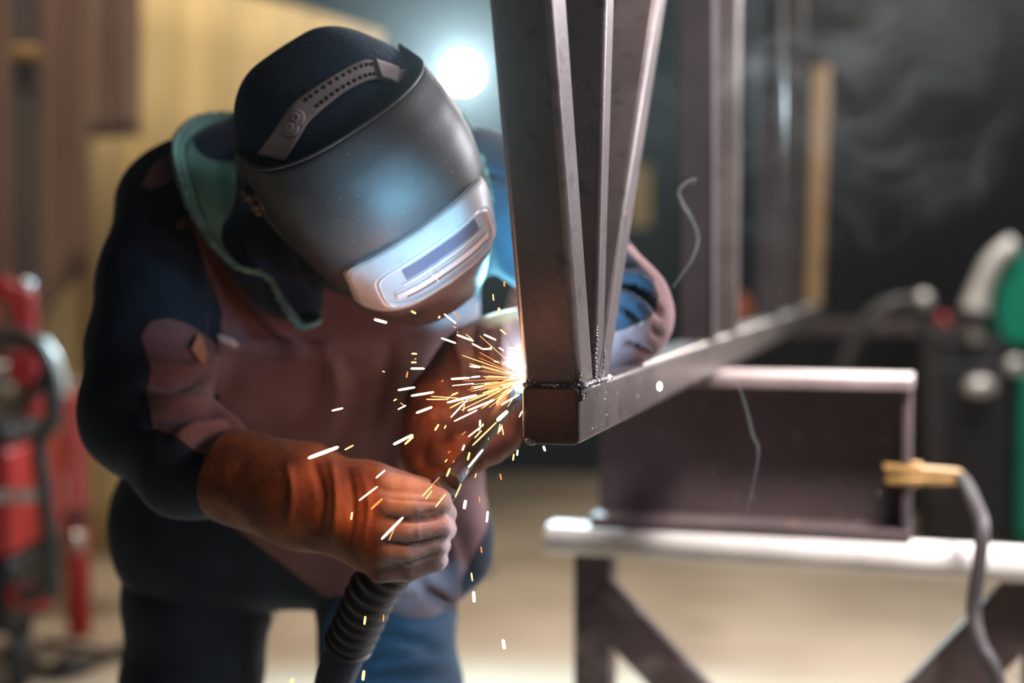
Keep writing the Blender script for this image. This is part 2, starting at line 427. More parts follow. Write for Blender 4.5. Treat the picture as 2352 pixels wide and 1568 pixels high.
# folded hanging sheets
def sheet(name, poly_top, bottoms, depth, m, waves, amp, thick=0.012):
    """poly_top: list of (px,py) along the top; bottoms: same px list (px,py); hung vertically at a distance, gently folded"""
    top = np.array(poly_top, float); bot = np.array(bottoms, float)
    n = 140; xs = np.linspace(top[0, 0], top[-1, 0], n)
    yt = np.interp(xs, top[:, 0], top[:, 1]); yb = np.interp(xs, bot[:, 0], bot[:, 1])
    rows = 10; fr = []; 
    for j in range(rows + 1):
        y = yt + (yb - yt) * j / rows
        d = depth + amp * (np.sin(xs * waves) + 0.5 * np.sin(xs * waves * 2.3 + 1 + 0.15 * j))
        fr.append(np.array([P(x, yy, dd) for x, yy, dd in zip(xs, y, d)]))
    F0 = np.concatenate(fr); B0 = F0 + np.array([0, thick, 0])
    V = np.concatenate([F0, B0]); f = []; o = len(F0)
    for j in range(rows):
        for i in range(n - 1):
            a = j * n + i
            f.append([a, a + n, a + n + 1, a + 1]); f.append([o + a, o + a + 1, o + a + n + 1, o + a + n])
    for i in range(n - 1):
        f.append([i, i + 1, o + i + 1, o + i]); q = rows * n + i; f.append([q + 1, q, o + q, o + q + 1])
    for j in range(rows):
        a = j * n; f.append([a + n, a, o + a, o + a + n]); a = j * n + n - 1; f.append([a, a + n, o + a + n, o + a])
    return link_mesh(name, V, f, m)
FL = lambda d: 784 + FPX * math.tan(math.atan(1.2 / d * 1.0) - PITCH) * 1.0
o = sheet('welding_screen', [(-420, -260), (540, -20), (700, 20), (880, 75)], [(-420, 1275), (880, 1275)], 6.1, M['yellow'], 0.045, 0.035)
tag(o, 'tall pale yellow hanging screen lit up behind the welder', 'screen')
o = sheet('brown_curtain', [(-300, -200), (322, -200)], [(-300, 900), (40, 880), (120, 700), (176, 640), (200, 640), (202, 630), (178, 560), (176, 318), (310, 312), (322, 312)], 5.4, M['brown_cloth'], 0.05, 0.03)
tag(o, 'dark brown curtain with a stepped lower edge, at far left', 'curtain')
c = thing('steel_column', P(66, 1300, 5.0) * np.array([1, 1, 0]), 'dark steel column in front of the brown curtain', 'column')
pc = P(66, 600, 5.0); pc[2] = 0
MB().add(*prism(pc, pc + np.array([0, 0, 4.2]), rrect(0.085, 0.085, 0.01), side=(1, 0, 0))).build('post', M['column'], c, smooth=False)
pb = P(62, 122, 4.9)
MB().add(*box(pb, (0.10, 0.06, 0.045), bev=0.01)).build('bracket', M['brass'], c)['label'] = 'pale brass coloured bracket'

# ------------------------------------------------------------------ flood lamp behind the welder
lt = thing('work_light', (LAMP[0], LAMP[1] + 0.1, 0), 'round white floodlight shining on a stand behind the welder', 'lamp')
d_l = np.array([0.0, 1.5, 1.3]) - LAMP; d_l /= np.linalg.norm(d_l)
MB().add(*lathe(LAMP + np.array([0, 0.13, 0]), (0, -1, 0), [(-0.02, 0.02), (0, 0.05), (0.05, 0.075), (0.12, 0.088), (0.128, 0.088), (0.125, 0.078), (0.1, 0.02)])).build('housing', M['dark_grey'], lt)
MB().add(*lathe(LAMP + np.array([0, 0.005, 0]), (0, -1, 0), [(-0.004, 0.0), (-0.002, 0.064), (0.006, 0.062), (0.012, 0.03), (0.013, 0.0)], 40)).build('glass', M['lamp'], lt)
b0 = np.array([LAMP[0], LAMP[1] + 0.16, 0])
MB().add(*tube([b0 + [0, 0, 0.5], b0 + [0, 0, LAMP[2] - 0.02]], 0.014)).build('pole', M['black'], lt)
MB().add(*tube([b0 + [0, 0, 0.02], b0 + [0, 0, 0.52]], 0.019)).build('lower_pole', M['black'], lt)
MB().add(*lathe(b0, (0, 0, 1), [(0, 0.10), (0.012, 0.11), (0.024, 0.10), (0.034, 0.03)])).build('base', M['black'], lt)

# ------------------------------------------------------------------ welded steel frame (truss) the welder works on
U = np.array([(2080 - 1176) / FPX, 1.0, 0.0]); U /= np.linalg.norm(U)
S = np.array([U[1], -U[0], 0.0])
Z = np.array([0, 0, 1.0])
A0 = P(1267, 953, 1.42)                       # middle of the near end of the bottom chord
TW = 0.0595
tr = thing('steel_truss', A0 - np.array([0, 0, TW / 2]), 'welded square-tube steel frame, its near end being welded', 'steel frame')
sec = rrect(TW, TW, 0.0075, 5)
mb = MB(); mb.add(*prism(A0, A0 + U * 4.3, sec, side=S, steps=1)); mb.build('bottom_chord', M['steel_side'], tr)
# end cap plate with a rolled edge
c2 = rrect(TW - 0.004, TW - 0.004, 0.006, 5); c3 = rrect(TW - 0.009, TW - 0.009, 0.0045, 5)
rings = [A0 - U * t + s_[:, :1] * S + s_[:, 1:] * Z for t, s_ in ((0.0, sec * 0.985), (0.0022, sec * 0.985), (0.004, c2), (0.0046, c3))]
MB().add(*loft(rings)).build('end_cap', M['cap_steel'], tr)
def post(base_d, tilt, length, m, w=TW, base_z=TW / 2 - 0.001, name='upright', depth_w=None):
    a = A0 + U * base_d + Z * base_z
    t = math.radians(tilt); d = U * math.sin(t) + Z * math.cos(t)
    s2 = rrect(w, depth_w or w, 0.0075, 5)
    v, f = prism(a - d * 0.01, a + d * length, s2, side=S)
    return MB().add(v, f).build(name, m, tr)
post(0.033, -19.0, 1.15, M['steel'])
post(0.092, 7.5, 1.10, M['steel'], w=0.058, depth_w=0.045)
post(0.108, 38.0, 1.35, M['steel'], w=0.060, depth_w=0.05)
# uprights further along the chord; pale ones imitate lit side faces of dark ones
post(1.03, -2.0, 1.15, M['dark_post'])
post(1.35, 2.5, 1.15, M['steel_side'])
post(2.33, -2.0, 1.15, M['dark_post'])
post(3.05, 2.0, 1.15, M['steel_side'])
post(4.2, 22.0, 1.02, M['warm_lit'])
# weld beads
def bead(pts, r, n, seed, name='weld_bead', m=None):
    r_ = random.Random(seed); pts = spline(pts, 14); mb = MB()
    L_ = np.linspace(0, len(pts) - 1, n)
    for q in L_:
        i = int(q); pnt = pts[min(i, len(pts) - 1)]
        mb.add(*ball(pnt + np.array([r_.uniform(-1, 1) for _ in range(3)]) * r * 0.25, r * r_.uniform(0.7, 1.25), 10, (1, 1, 0.7)))
    return mb.build(name, m or M['weld'], tr)
zt = Z * (TW / 2)
bead([A0 + zt + S * -0.027 + U * 0.001, A0 + zt + S * 0.0 + U * 0.0005, A0 + zt + S * 0.029 + U * 0.001], 0.0036, 34, 1)
bead([A0 + zt + S * 0.031 + U * 0.004, A0 + zt * 0.8 + S * 0.0305 + U * 0.0, A0 + zt * 0.55 + S * 0.030 + U * 0.0], 0.0030, 12, 2)
bead([A0 + zt + S * 0.031 + U * 0.005, A0 + zt + S * 0.031 + U * 0.06, A0 + zt + S * 0.031 + U * 0.13], 0.0042, 40, 3)
bead([A0 + zt + S * 0.030 + U * 0.062 + Z * 0.002, A0 + zt + S * 0.030 + U * 0.072 + Z * 0.055], 0.0022, 26, 4)
bead([A0 + zt + S * 0.030 + U * 0.10 + Z * 0.002, A0 + zt + S * 0.030 + U * 0.112 + Z * 0.03], 0.0021, 14, 6)
bead([A0 - zt * 0.9 + S * -0.022 - U * 0.003, A0 - zt * 0.92 + S * -0.019 - U * 0.003], 0.0045, 4, 5)
mb = MB(); r_ = random.Random(11)
for k in range(26):
    q = A0 + zt + S * r_.uniform(-0.028, 0.03) + U * r_.uniform(-0.003, 0.002) + Z * r_.uniform(0.002, 0.014)
    mb.add(*ball(q, r_.uniform(0.0006, 0.0013), 8))
for k in range(18):
    q = A0 + S * (TW / 2 + 0.0002) + U * r_.uniform(0.0, 0.5) + Z * r_.uniform(-0.02, 0.028)
    mb.add(*ball(q, r_.uniform(0.0006, 0.0012), 8))
mb.build('spatter', M['bright_steel'], tr)['kind'] = 'stuff'

# ------------------------------------------------------------------ work trestle with a beam offcut on it
HL, HR = P(1372, 1215, 2.56), P(2092, 1224, 2.40)
hdir = (HR - HL); hdir[2] = 0; hlen = np.linalg.norm(hdir); hdir /= hlen
hn = np.array([hdir[1], -hdir[0], 0])         # towards the camera
if hn[1] > 0: hn = -hn
chord_bottom = A0[2] - TW / 2
hz0 = P(1700, 1216, 2.48)[2]; hz1 = chord_bottom - 0.001
hb = thing('steel_beam', (HL + HR) / 2 * np.array([1, 1, 0]) + Z * hz0, 'short rusty I-beam offcut lying on the white trestle, under the frame', 'steel beam')
fw = 0.16; tf = 0.02
mid0 = HL * np.array([1, 1, 0]); mid1 = HR * np.array([1, 1, 0])
def flange(z): return prism(mid0 - hn * 0.02 + Z * z, mid1 - hn * 0.02 + Z * z, rrect(fw, tf, 0.003, 2), side=hn)
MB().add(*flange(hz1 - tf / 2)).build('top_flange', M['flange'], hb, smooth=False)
MB().add(*flange(hz0 + tf / 2)).build('bottom_flange', M['rust'], hb, smooth=False)
MB().add(*prism(mid0 - hn * 0.02 + Z * (hz0 + hz1) / 2, mid1 - hn * 0.02 + Z * (hz0 + hz1) / 2, rrect(0.013, hz1 - hz0 - 2 * tf + 0.002, 0.002, 2), side=hn)).build('web', M['rust'], hb, smooth=False)
MB().add(*box(mid1 - hdir * 0.008 + hn * 0.018 + Z * (hz0 + hz1) / 2, (0.012, 0.062, hz1 - hz0 - 2 * tf), (hdir, hn, Z), 0.002)).build('end_stiffener', M['rust'], hb, smooth=False)
mb = MB(); r_ = random.Random(5)
for k in range(46):
    t = r_.uniform(0.1, 0.97); z = hz0 + 0.02 + (hz1 - hz0 - 0.06) * r_.random() ** 1.3
    q = mid0 + (mid1 - mid0) * t - hn * 0.0125 + Z * z
    mb.add(*ball(q, r_.uniform(0.0012, 0.0034), 8))
mb.build('spatter', M['bright_steel'], hb)['kind'] = 'stuff'

ts = thing('work_trestle', P(1820, 1225, 2.5) * np.array([1, 1, 0]), 'dark steel trestle with a worn white top rail, under the I-beam', 'trestle')
T0, T1 = P(1282, 1222, 2.60), P(2620, 1270, 2.30)
T0 = T0 * np.array([1, 1, 0]) + Z * (hz0 - 0.026) + hn * 0.045; T1 = T1 * np.array([1, 1, 0]) + Z * (hz0 - 0.026) + hn * 0.045
MB().add(*prism(T0, T1, rrect(0.09, 0.052, 0.024, 8), side=hn)).build('top_rail', M['white_paint'], ts)
def plate(a, b, wd, th, nrm=hn): 
    d = (b - a) / np.linalg.norm(b - a); s_ = np.cross(d, nrm)
    return prism(a, b, rrect(wd, th, 0.003, 2), side=s_)
zr = hz0 - 0.052
q = P(1368, 1300, 2.57); la = np.array([q[0], q[1], zr]); lb = np.array([q[0], q[1], 0.0])
MB().add(*plate(la, lb, 0.066, 0.06)).build('leg', M['dark_plate'], ts, smooth=False)
q = P(2400, 1300, 2.34); ra = np.array([q[0], q[1], zr]); rb = np.array([q[0], q[1], 0.0])
MB().add(*plate(ra, rb, 0.066, 0.06)).build('leg', M['dark_plate'], ts, smooth=False)
la2 = P(1372, 1370, 2.545); ra2 = P(2400, 1340, 2.31)
lo = P(1700, 1720, 2.50); lo2 = P(2030, 1720, 2.41)
MB().add(*plate(la2, lo, 0.085, 0.02)).build('brace', M['dark_plate'], ts, smooth=False)
MB().add(*plate(ra2, lo2, 0.10, 0.02)).build('brace', M['dark_plate'], ts, smooth=False)
cr0 = np.array([la[0], la[1], P(0, 1745, 2.5)[2]]); cr1 = np.array([ra[0], ra[1], P(0, 1745, 2.4)[2]])
MB().add(*plate(cr0, cr1, 0.07, 0.03)).build('cross_rail', M['dark_plate'], ts, smooth=False)

# earth clamp with its cable on the beam end
ec = thing('earth_clamp', P(2140, 1095, 2.36), 'brass earth clamp gripping the right end of the I-beam', 'clamp')
e0, e1 = P(2035, 1088, 2.355), P(2205, 1096, 2.36)
MB().add(*plate(e0 + Z * 0.009, e1 + Z * 0.006, 0.014, 0.03)).build('upper_jaw', M['brass'], ec)
MB().add(*plate(e0 - Z * 0.010, e1 - Z * 0.004, 0.012, 0.03)).build('lower_jaw', M['brass'], ec)
MB().add(*lathe(P(2100, 1078, 2.355), (0, 0, 1), [(-0.03, 0.006), (0.004, 0.006), (0.006, 0.012), (0.012, 0.012), (0.013, 0.0)])).build('bolt', M['brass'], ec)
cb = [P(2190, 1094, 2.36), P(2215, 1105, 2.33), P(2240, 1160, 2.25), P(2256, 1210, 2.2), P(2250, 1290, 2.19), P(2236, 1400, 2.19), P(2252, 1480, 2.17), P(2290, 1560, 2.15), P(2330, 1800, 2.15), P(2380, 2300, 2.2)]
cb[-1][2] = 0.012
MB().add(*tube(cb, [0.008, .010, .0115, .0115, .0115, .0115, .0115, .0115, .0115, .0115], 14, smooth_pts=8)).build('cable', M['grey_cable'], ec)

# ------------------------------------------------------------------ the welder
NAVY, NAVY2 = (0.012, 0.019, 0.031), (0.021, 0.032, 0.050)
MAR, MAR2 = (0.165, 0.088, 0.090), (0.22, 0.128, 0.128)
M['jacket'] = two_tone('jacket_cloth', 'panel', NAVY, NAVY2, MAR, MAR2, line=(0.03, 0.018, 0.02))
M['trousers'] = mat('navy_work_cloth', (0.013, 0.021, 0.034), 0.85, 0.0, (0.022, 0.034, 0.052), 14, bump=0.25, bscale=220, spec=0.2, sheen=0.1)
M['collar'] = two_tone('collar_cloth', 'panel', (0.10, 0.23, 0.185), (0.07, 0.17, 0.14), (0.13, 0.30, 0.28), (0.10, 0.24, 0.21), line=(0.02, 0.04, 0.04), nscale=25)
M['hood'] = mat('navy_hood_cloth', (0.012, 0.022, 0.042), 0.85, 0.0, (0.02, 0.036, 0.064), 18, bump=0.3, bscale=160, spec=0.2, sheen=0.1)
M['skin'] = mat('skin', (0.55, 0.34, 0.26), 0.5)
M['glove'] = mat('brown_leather', (0.20, 0.068, 0.030), 0.6, 0.0, (0.085, 0.030, 0.018), 22, (0.38, 0.62), 0.35, 110, col3=(0.33, 0.13, 0.06), n3=40, thr3=(0.60, 0.72), spec=0.35)
M['lit_finger_leather'] = two_tone('lit_finger_leather', 'panel', (0.27, 0.088, 0.036), (0.10, 0.035, 0.020), (0.40, 0.31, 0.315), (0.29, 0.205, 0.205), soft=14, rough=0.6, bump=0.35, bscale=130, nscale=24)  # finger half painted paler and greyer, imitating arc light on brown leather
M['shell'] = mat('helmet_shell', (0.040, 0.036, 0.035), 0.47, 0.0, (0.070, 0.064, 0.062), 9, (0.4, 0.7), 0.05, 300, spec=0.4, col3=(0.15, 0.16, 0.17), n3=330, thr3=(0.68, 0.74))
M['lens_frame'] = mat('worn_lens_frame', (0.52, 0.48, 0.475), 0.42, 0.0, (0.66, 0.63, 0.62), 16, (0.4, 0.7), 0.04, 120, spec=0.6, col3=(0.12, 0.09, 0.09), n3=120, thr3=(0.70, 0.76))
M['bezel'] = mat('bezel_rim', (0.75, 0.75, 0.76), 0.3, 0.3, spec=0.7)
M['chin'] = mat('dark_chin_guard', (0.10, 0.066, 0.055), 0.45, 0.0, (0.14, 0.10, 0.085), 14, spec=0.4)
M['lens_plate'] = mat('lens_plate', (0.46, 0.50, 0.52), 0.12, 0.0, (0.38, 0.43, 0.45), 14, spec=0.7, coat=0.5)
M['lens_glass'] = mat('dark_lens_glass', (0.13, 0.14, 0.20), 0.06, 0.0, spec=0.9, coat=0.6)
M['strap'] = mat('headband_plastic', (0.46, 0.37, 0.36), 0.6, 0.0, (0.32, 0.25, 0.245), 30, bump=0.06, bscale=200)
M['hole'] = mat('dark_hole', (0.012, 0.011, 0.012), 0.8)

def pp(a, b, ra, rb, k=None):
    t = (P(*a), P(*b), ra, rb)
    return t + ((k,) if k else ())
def chain(pts, rs, k=None):
    return [pp(pts[i], pts[i + 1], rs[i], rs[i + 1], k) for i in range(len(pts) - 1)]

# body: one continuous skin from head to boots, under the clothes
bp = []
bp += chain([(800, 330, 1.70), (800, 450, 1.78), (790, 560, 1.86)], [0.075, 0.05, 0.05])                       # head, neck
bp += chain([(480, 470, 1.90), (770, 440, 1.96), (1060, 470, 1.93)], [0.05, 0.085, 0.05])                      # shoulders
bp += chain([(760, 520, 1.95), (730, 850, 1.99), (690, 1160, 2.04)], [0.10, 0.10, 0.095])                       # trunk
bp += chain([(400, 500, 1.90), (345, 800, 1.80), (330, 955, 1.75), (560, 1105, 1.63), (800, 1185, 1.575), (880, 1225, 1.54)], [0.05, 0.042, 0.04, 0.036, 0.028, 0.03])
bp += chain([(1110, 470, 1.93), (1300, 590, 1.85), (1425, 715, 1.76), (1240, 822, 1.77), (1120, 880, 1.75), (1085, 970, 1.69)], [0.05, 0.042, 0.038, 0.034, 0.028, 0.03])
bp += chain([(560, 1230, 2.06), (450, 1568, 2.08), (400, 1980, 2.12), (390, 2400, 2.16)], [0.09, 0.075, 0.055, 0.042])
bp += chain([(840, 1230, 2.05), (900, 1568, 2.02), (930, 1980, 2.08), (950, 2400, 2.14)], [0.09, 0.075, 0.055, 0.042])
V, F = sdf_mesh(bp, 0.012, 0.04)
person = link_mesh('person', V, F, M['skin'])
tag(person, 'person bending over the frame in navy and maroon work clothes and welding helmet', 'person')
PO = person

# trousers
tp = []
tp += chain([(480, 1190, 2.06), (840, 1190, 2.06)], [0.105, 0.10])
tp += chain([(470, 1260, 2.06), (440, 1568, 2.06), (400, 1980, 2.10), (390, 2420, 2.14)], [0.118, 0.098, 0.085, 0.085])
tp += chain([(870, 1260, 2.03), (900, 1568, 2.0), (930, 1980, 2.06), (950, 2420, 2.12)], [0.105, 0.096, 0.082, 0.085])
V, F = sdf_mesh(tp, 0.008, 0.015, post=lambda g, D: D + 0.004 * np.sin(g[:, 2] * 55 + g[:, 0] * 30 + 2 * np.sin(g[:, 0] * 17)) * 0.7)
V = folds(V, F, [([(830, 1500), (930, 1490), (1045, 1470)], 14, 0.010), ([(840, 1540), (940, 1525), (1045, 1520)], 12, 0.009), ([(900, 1460), (960, 1480), (1000, 1490)], 12, -0.010),
                 ([(820, 1560), (930, 1560), (1040, 1556)], 12, -0.008), ([(860, 1440), (960, 1450), (1050, 1440)], 14, 0.006)])
link_mesh('trousers', V, F, M['trousers'], PO)
for px, d in ((388, 2.11), (952, 2.09)):
    q = P(px, 2400, d); z = 0.0
    bo = [((q[0], q[1] + 0.04, 0.07), (q[0], q[1] + 0.02, 0.16), 0.055, 0.06), ((q[0], q[1] + 0.05, 0.045), (q[0] - 0.01, q[1] - 0.16, 0.04), 0.045, 0.04)]
    V, F = sdf_mesh([(np.array(a), np.array(b), r1, r2) for a, b, r1, r2 in bo], 0.008, 0.04, post=lambda g, D: np.maximum(D, 0.001 - g[:, 2]))
    link_mesh('boot', V, F, M['black'], PO)

# jacket: trunk, sleeves and skirt in one cloth skin
jp = []
jp += chain([(450, 455, 1.92), (760, 400, 2.0), (1085, 440, 1.97)], [0.085, 0.125, 0.085])
jp += chain([(600, 620, 1.93), (900, 620, 1.95)], [0.115, 0.12])
jp += chain([(590, 800, 1.95), (880, 800, 1.96)], [0.125, 0.13])
jp += chain([(560, 1000, 2.0), (870, 1000, 1.99)], [0.135, 0.13])
jp += chain([(500, 1170, 2.04), (880, 1170, 2.02)], [0.140, 0.125])
jp += chain([(450, 1240, 2.05), (690, 1200, 2.05)], [0.115, 0.092])
jp += chain([(780, 1220, 2.03), (930, 1315, 1.97)], [0.09, 0.074])
jp += chain([(1015, 1120, 1.98), (1062, 1225, 1.96), (1058, 1300, 1.95)], [0.06, 0.038, 0.034], 0.03)
jp += chain([(1065, 1290, 1.95), (1040, 1352, 1.95)], [0.03, 0.014], 0.03)
jp += chain([(405, 490, 1.90), (368, 650, 1.85), (348, 810, 1.80), (335, 955, 1.75)], [0.082, 0.072, 0.076, 0.074], 0.035)
jp += chain([(335, 955, 1.75), (440, 1055, 1.68), (560, 1100, 1.63)], [0.072, 0.062, 0.040], 0.03)
jp += chain([(1105, 455, 1.94), (1290, 560, 1.86), (1425, 708, 1.765)], [0.085, 0.072, 0.0585], 0.035)
jp += chain([(1425, 708, 1.765), (1440, 735, 1.765)], [0.058, 0.050], 0.02)
jp += chain([(1425, 725, 1.765), (1330, 785, 1.77), (1235, 822, 1.77)], [0.058, 0.056, 0.053], 0.03)
V, F = sdf_mesh(jp, 0.0058, 0.05)
N = normals(V, F)
V = V + N * (0.0045 * noise3(V, 5.0) + 0.0020 * noise3(V + 3, 12.0))[:, None]
V = folds(V, F, [
    ([(455, 520), (520, 640), (600, 760), (650, 800)], 20, -0.020), ([(430, 520), (460, 640), (520, 790)], 18, 0.016), ([(545, 640), (640, 740), (760, 820)], 20, 0.020), ([(620, 700), (700, 780), (800, 830)], 14, -0.014),
    ([(470, 640), (490, 760), (480, 850)], 10, -0.012), ([(540, 800), (620, 800), (740, 800)], 8, -0.006), ([(700, 780), (730, 860), (700, 960)], 18, -0.010),
    ([(760, 800), (780, 900), (760, 1000)], 20, 0.012), ([(900, 780), (880, 900), (840, 1020)], 20, -0.012), ([(950, 900), (930, 1000), (900, 1090)], 18, 0.012),
    ([(330, 870), (420, 880), (495, 850)], 12, -0.014), ([(345, 830), (420, 850), (480, 830)], 11, 0.011), ([(340, 920), (420, 925), (480, 920)], 12, 0.012),
    ([(330, 975), (420, 950), (500, 950)], 10, -0.014), ([(400, 1010), (450, 980), (520, 975)], 12, 0.010), ([(440, 1060), (470, 1010), (520, 985)], 10, -0.010), ([(480, 1080), (510, 1040), (540, 1010)], 10, 0.009),
    ([(360, 770), (410, 790), (470, 770)], 9, -0.008),
    ([(1420, 632), (1460, 640), (1500, 660)], 7, 0.012, 1.75, 0.15), ([(1415, 648), (1450, 655), (1490, 690), (1520, 725)], 7, -0.016, 1.75, 0.15), ([(1415, 668), (1450, 680), (1500, 710)], 7, 0.013, 1.75, 0.15),
    ([(1410, 662), (1440, 672), (1490, 702)], 3, -0.008, 1.75, 0.15), ([(1420, 690), (1450, 705), (1480, 730)], 7, 0.012, 1.75, 0.15), ([(1432, 700), (1455, 722), (1468, 735)], 6, -0.014, 1.75, 0.15), ([(1405, 705), (1435, 730), (1455, 745)], 7, 0.012, 1.75, 0.15),
    ([(1400, 715), (1430, 738), (1450, 750)], 4, -0.012, 1.75, 0.15), ([(1415, 604), (1435, 604), (1455, 610)], 7, -0.010, 1.75, 0.15), ([(1440, 790), (1470, 800), (1500, 815)], 7, -0.010, 1.75, 0.15), ([(1500, 750), (1510, 765), (1520, 775)], 6, -0.008, 1.75, 0.15),
    ([(960, 1330), (1010, 1380), (1040, 1400)], 12, -0.02), ([(1000, 1150), (1035, 1250), (1060, 1340)], 14, 0.008), ([(860, 1330), (930, 1350), (1030, 1345)], 14, 0.006),
    ([(1110, 480), (1150, 560), (1160, 660)], 24, 0.006), ([(1110, 400), (1140, 400), (1165, 420)], 8, -0.006)])
jk = link_mesh('jacket', V, F, M['jacket'], PO)
pr = PR(V)
chest = [(400, 520), (420, 492), (445, 492), (520, 600), (640, 640), (900, 600), (1092, 640), (1092, 690), (1130, 692), (1165, 668), (1200, 668), (1230, 700), (1230, 1060), (1140, 1130), (1120, 1160), (1122, 1210), (1062, 1330), (1065, 1420), (830, 1440), (640, 1290), (520, 1200), (500, 880), (452, 740), (440, 640), (412, 570)]
yoke = [(320, 428), (345, 380), (420, 320), (430, 400), (380, 425), (345, 436)]
elbow = [(322, 770), (345, 735), (390, 728), (440, 745), (500, 790), (500, 900), (520, 940), (580, 970), (600, 1060), (510, 1075), (500, 1050), (450, 1040), (400, 1000), (350, 985), (335, 900), (345, 850)]
elbow_l = [(1400, 560), (1440, 575), (1462, 600), (1500, 640), (1512, 680), (1500, 718), (1490, 730), (1460, 742), (1440, 752), (1402, 762), (1380, 900), (1600, 900), (1600, 560)]
sd = np.maximum.reduce([np.where(pr[:, 2] > 1.80, poly_sd(pr[:, :2], chest), -60), np.where(pr[:, 0] < 460, poly_sd(pr[:, :2], yoke), -60),
                        np.where((pr[:, 2] < 1.84) & (pr[:, 0] < 640), poly_sd(pr[:, :2], elbow), -60), np.where((pr[:, 2] < 1.9) & (pr[:, 0] > 1250), poly_sd(pr[:, :2], elbow_l), -60)])
set_attr(jk, 'panel', sd)
# reflective tab and sleeve label
def patch(pts, d, th, name, m, parent):
    pts = [np.array(P(x, y, d0)) for (x, y), d0 in zip(pts, d)]
    n = np.cross(pts[1] - pts[0], pts[-1] - pts[0]); n /= np.linalg.norm(n)
    if n @ (EYE - pts[0]) < 0: n = -n
    k = len(pts); v = pts + [q + n * th for q in pts]
    f = [list(range(k))[::-1], [k + i for i in range(k)]] + [[i, (i + 1) % k, k + (i + 1) % k, k + i] for i in range(k)]
    return link_mesh(name, v, f, m, parent, smooth=False)
M['tab'] = mat('pale_zip_tab', (0.52, 0.46, 0.43), 0.45, 0.3)
M['tan'] = mat('tan_leather_tag', (0.46, 0.21, 0.12), 0.6)

jb = BVHTree.FromPolygons([tuple(q) for q in V], [tuple(map(int, q)) for q in F])
def on_jacket(x, y):
    h_ = jb.ray_cast(Vector(EYE), Vector(P(x, y, 1.0) - EYE)); return PR(np.array(h_[0]))[2] - 0.002
for pts, m_, nm, lab in (([(437, 803), (452, 766), (462, 776), (474, 815), (467, 846)], 'tan', 'leather_tag', 'tan leather tag on the sleeve'), ([(498, 768), (532, 777), (545, 790), (541, 798), (502, 782)], 'tab', 'zip_tab', 'pale metal zip tab on the chest')):
    patch(pts, [on_jacket(*q) - 0.004 for q in pts], 0.003, nm, M[m_], jk)['label'] = lab
def draped(c00, c10, c11, c01, nx, ny, off, name, m, parent):
    v = []; 
    for k in range(2):
        for b_ in range(ny + 1):
            for a_ in range(nx + 1):
                u_, w_ = a_ / nx, b_ / ny
                x = (c00[0] * (1 - u_) + c10[0] * u_) * (1 - w_) + (c01[0] * (1 - u_) + c11[0] * u_) * w_
                y = (c00[1] * (1 - u_) + c10[1] * u_) * (1 - w_) + (c01[1] * (1 - u_) + c11[1] * u_) * w_
                v.append(P(x, y, on_jacket(x, y) - off + k * (off + 0.003)))
    n_ = nx + 1; o_ = n_ * (ny + 1); f = []
    for b_ in range(ny):
        for a_ in range(nx):
            q = b_ * n_ + a_; f.append([q, q + 1, q + n_ + 1, q + n_]); f.append([o_ + q, o_ + q + n_, o_ + q + n_ + 1, o_ + q + 1])
    ed = [a_ for a_ in range(n_)] + [b_ * n_ + nx for b_ in range(1, ny + 1)] + [ny * n_ + a_ for a_ in range(nx - 1, -1, -1)] + [b_ * n_ for b_ in range(ny - 1, 0, -1)]
    for i_ in range(len(ed)):
        p_, q_ = ed[i_], ed[(i_ + 1) % len(ed)]; f.append([p_, o_ + p_, o_ + q_, q_])
    return link_mesh(name, v, f, m, parent)
M['maroon'] = mat('maroon_cloth', MAR, 0.85, 0.0, MAR2, 14, bump=0.25, bscale=220, spec=0.2)
draped((500, 772), (762, 790), (760, 828), (500, 812), 16, 3, 0.0045, 'pocket_flap', M['maroon'], jk)
# collar: a turned-up wide strip with a green lining
rim = [(735, 738, 1.735), (690, 748, 1.735), (650, 700, 1.74), (612, 634, 1.745), (545, 612, 1.735), (492, 562, 1.73), (462, 520, 1.735), (430, 465, 1.75), (404, 385, 1.785), (400, 330, 1.83), (424, 290, 1.89), (470, 266, 1.95), (560, 262, 2.03), (700, 262, 2.09), (880, 262, 2.09), (1000, 258, 2.03), (1045, 258, 1.98), (1075, 285, 1.93), (1100, 345, 1.885), (1118, 420, 1.84), (1124, 470, 1.80), (1114, 530, 1.775), (1106, 590, 1.76), (1080, 640, 1.76), (1040, 690, 1.77)]
base = [(740, 700, 1.80), (710, 690, 1.80), (670, 640, 1.80), (640, 600, 1.80), (570, 590, 1.80), (510, 550, 1.775), (524, 500, 1.78), (538, 440, 1.79), (542, 392, 1.82), (550, 372, 1.86), (580, 350, 1.94), (620, 340, 2.0), (680, 340, 2.03), (760, 340, 2.05), (880, 340, 2.05), (960, 340, 2.03), (1000, 350, 1.99), (1020, 370, 1.96), (1035, 410, 1.93), (1045, 460, 1.89), (1048, 510, 1.86), (1045, 560, 1.83), (1040, 610, 1.815), (1030, 650, 1.81), (1000, 700, 1.81)]
R0 = spline([P(*q) for q in rim], 8); B0 = spline([P(*q) for q in base], 8)
n = len(R0); rows = 7; vv = []; at = []
for j in range(rows + 1):
    t = j / rows
    q = R0 * (1 - t) + B0 * t
    q = q + np.array([0, 0.012, -0.006]) * (math.sin(math.pi * t)) + 0.0022 * np.stack([noise3(q, 9), noise3(q + 1, 9), noise3(q + 2, 9)], 1)
    vv.append(q); at.append(np.full(n, (0.17 - t) * 100))
vv = np.concatenate(vv); at = np.concatenate(at)
f = [[j * n + i, j * n + i + 1, (j + 1) * n + i + 1, (j + 1) * n + i] for j in range(rows) for i in range(n - 1)]
co = link_mesh('collar', vv, f, M['collar'], PO); set_attr(co, 'panel', at)
mod = co.modifiers.new('thickness', 'SOLIDIFY'); mod.thickness = 0.006; mod.offset = 0
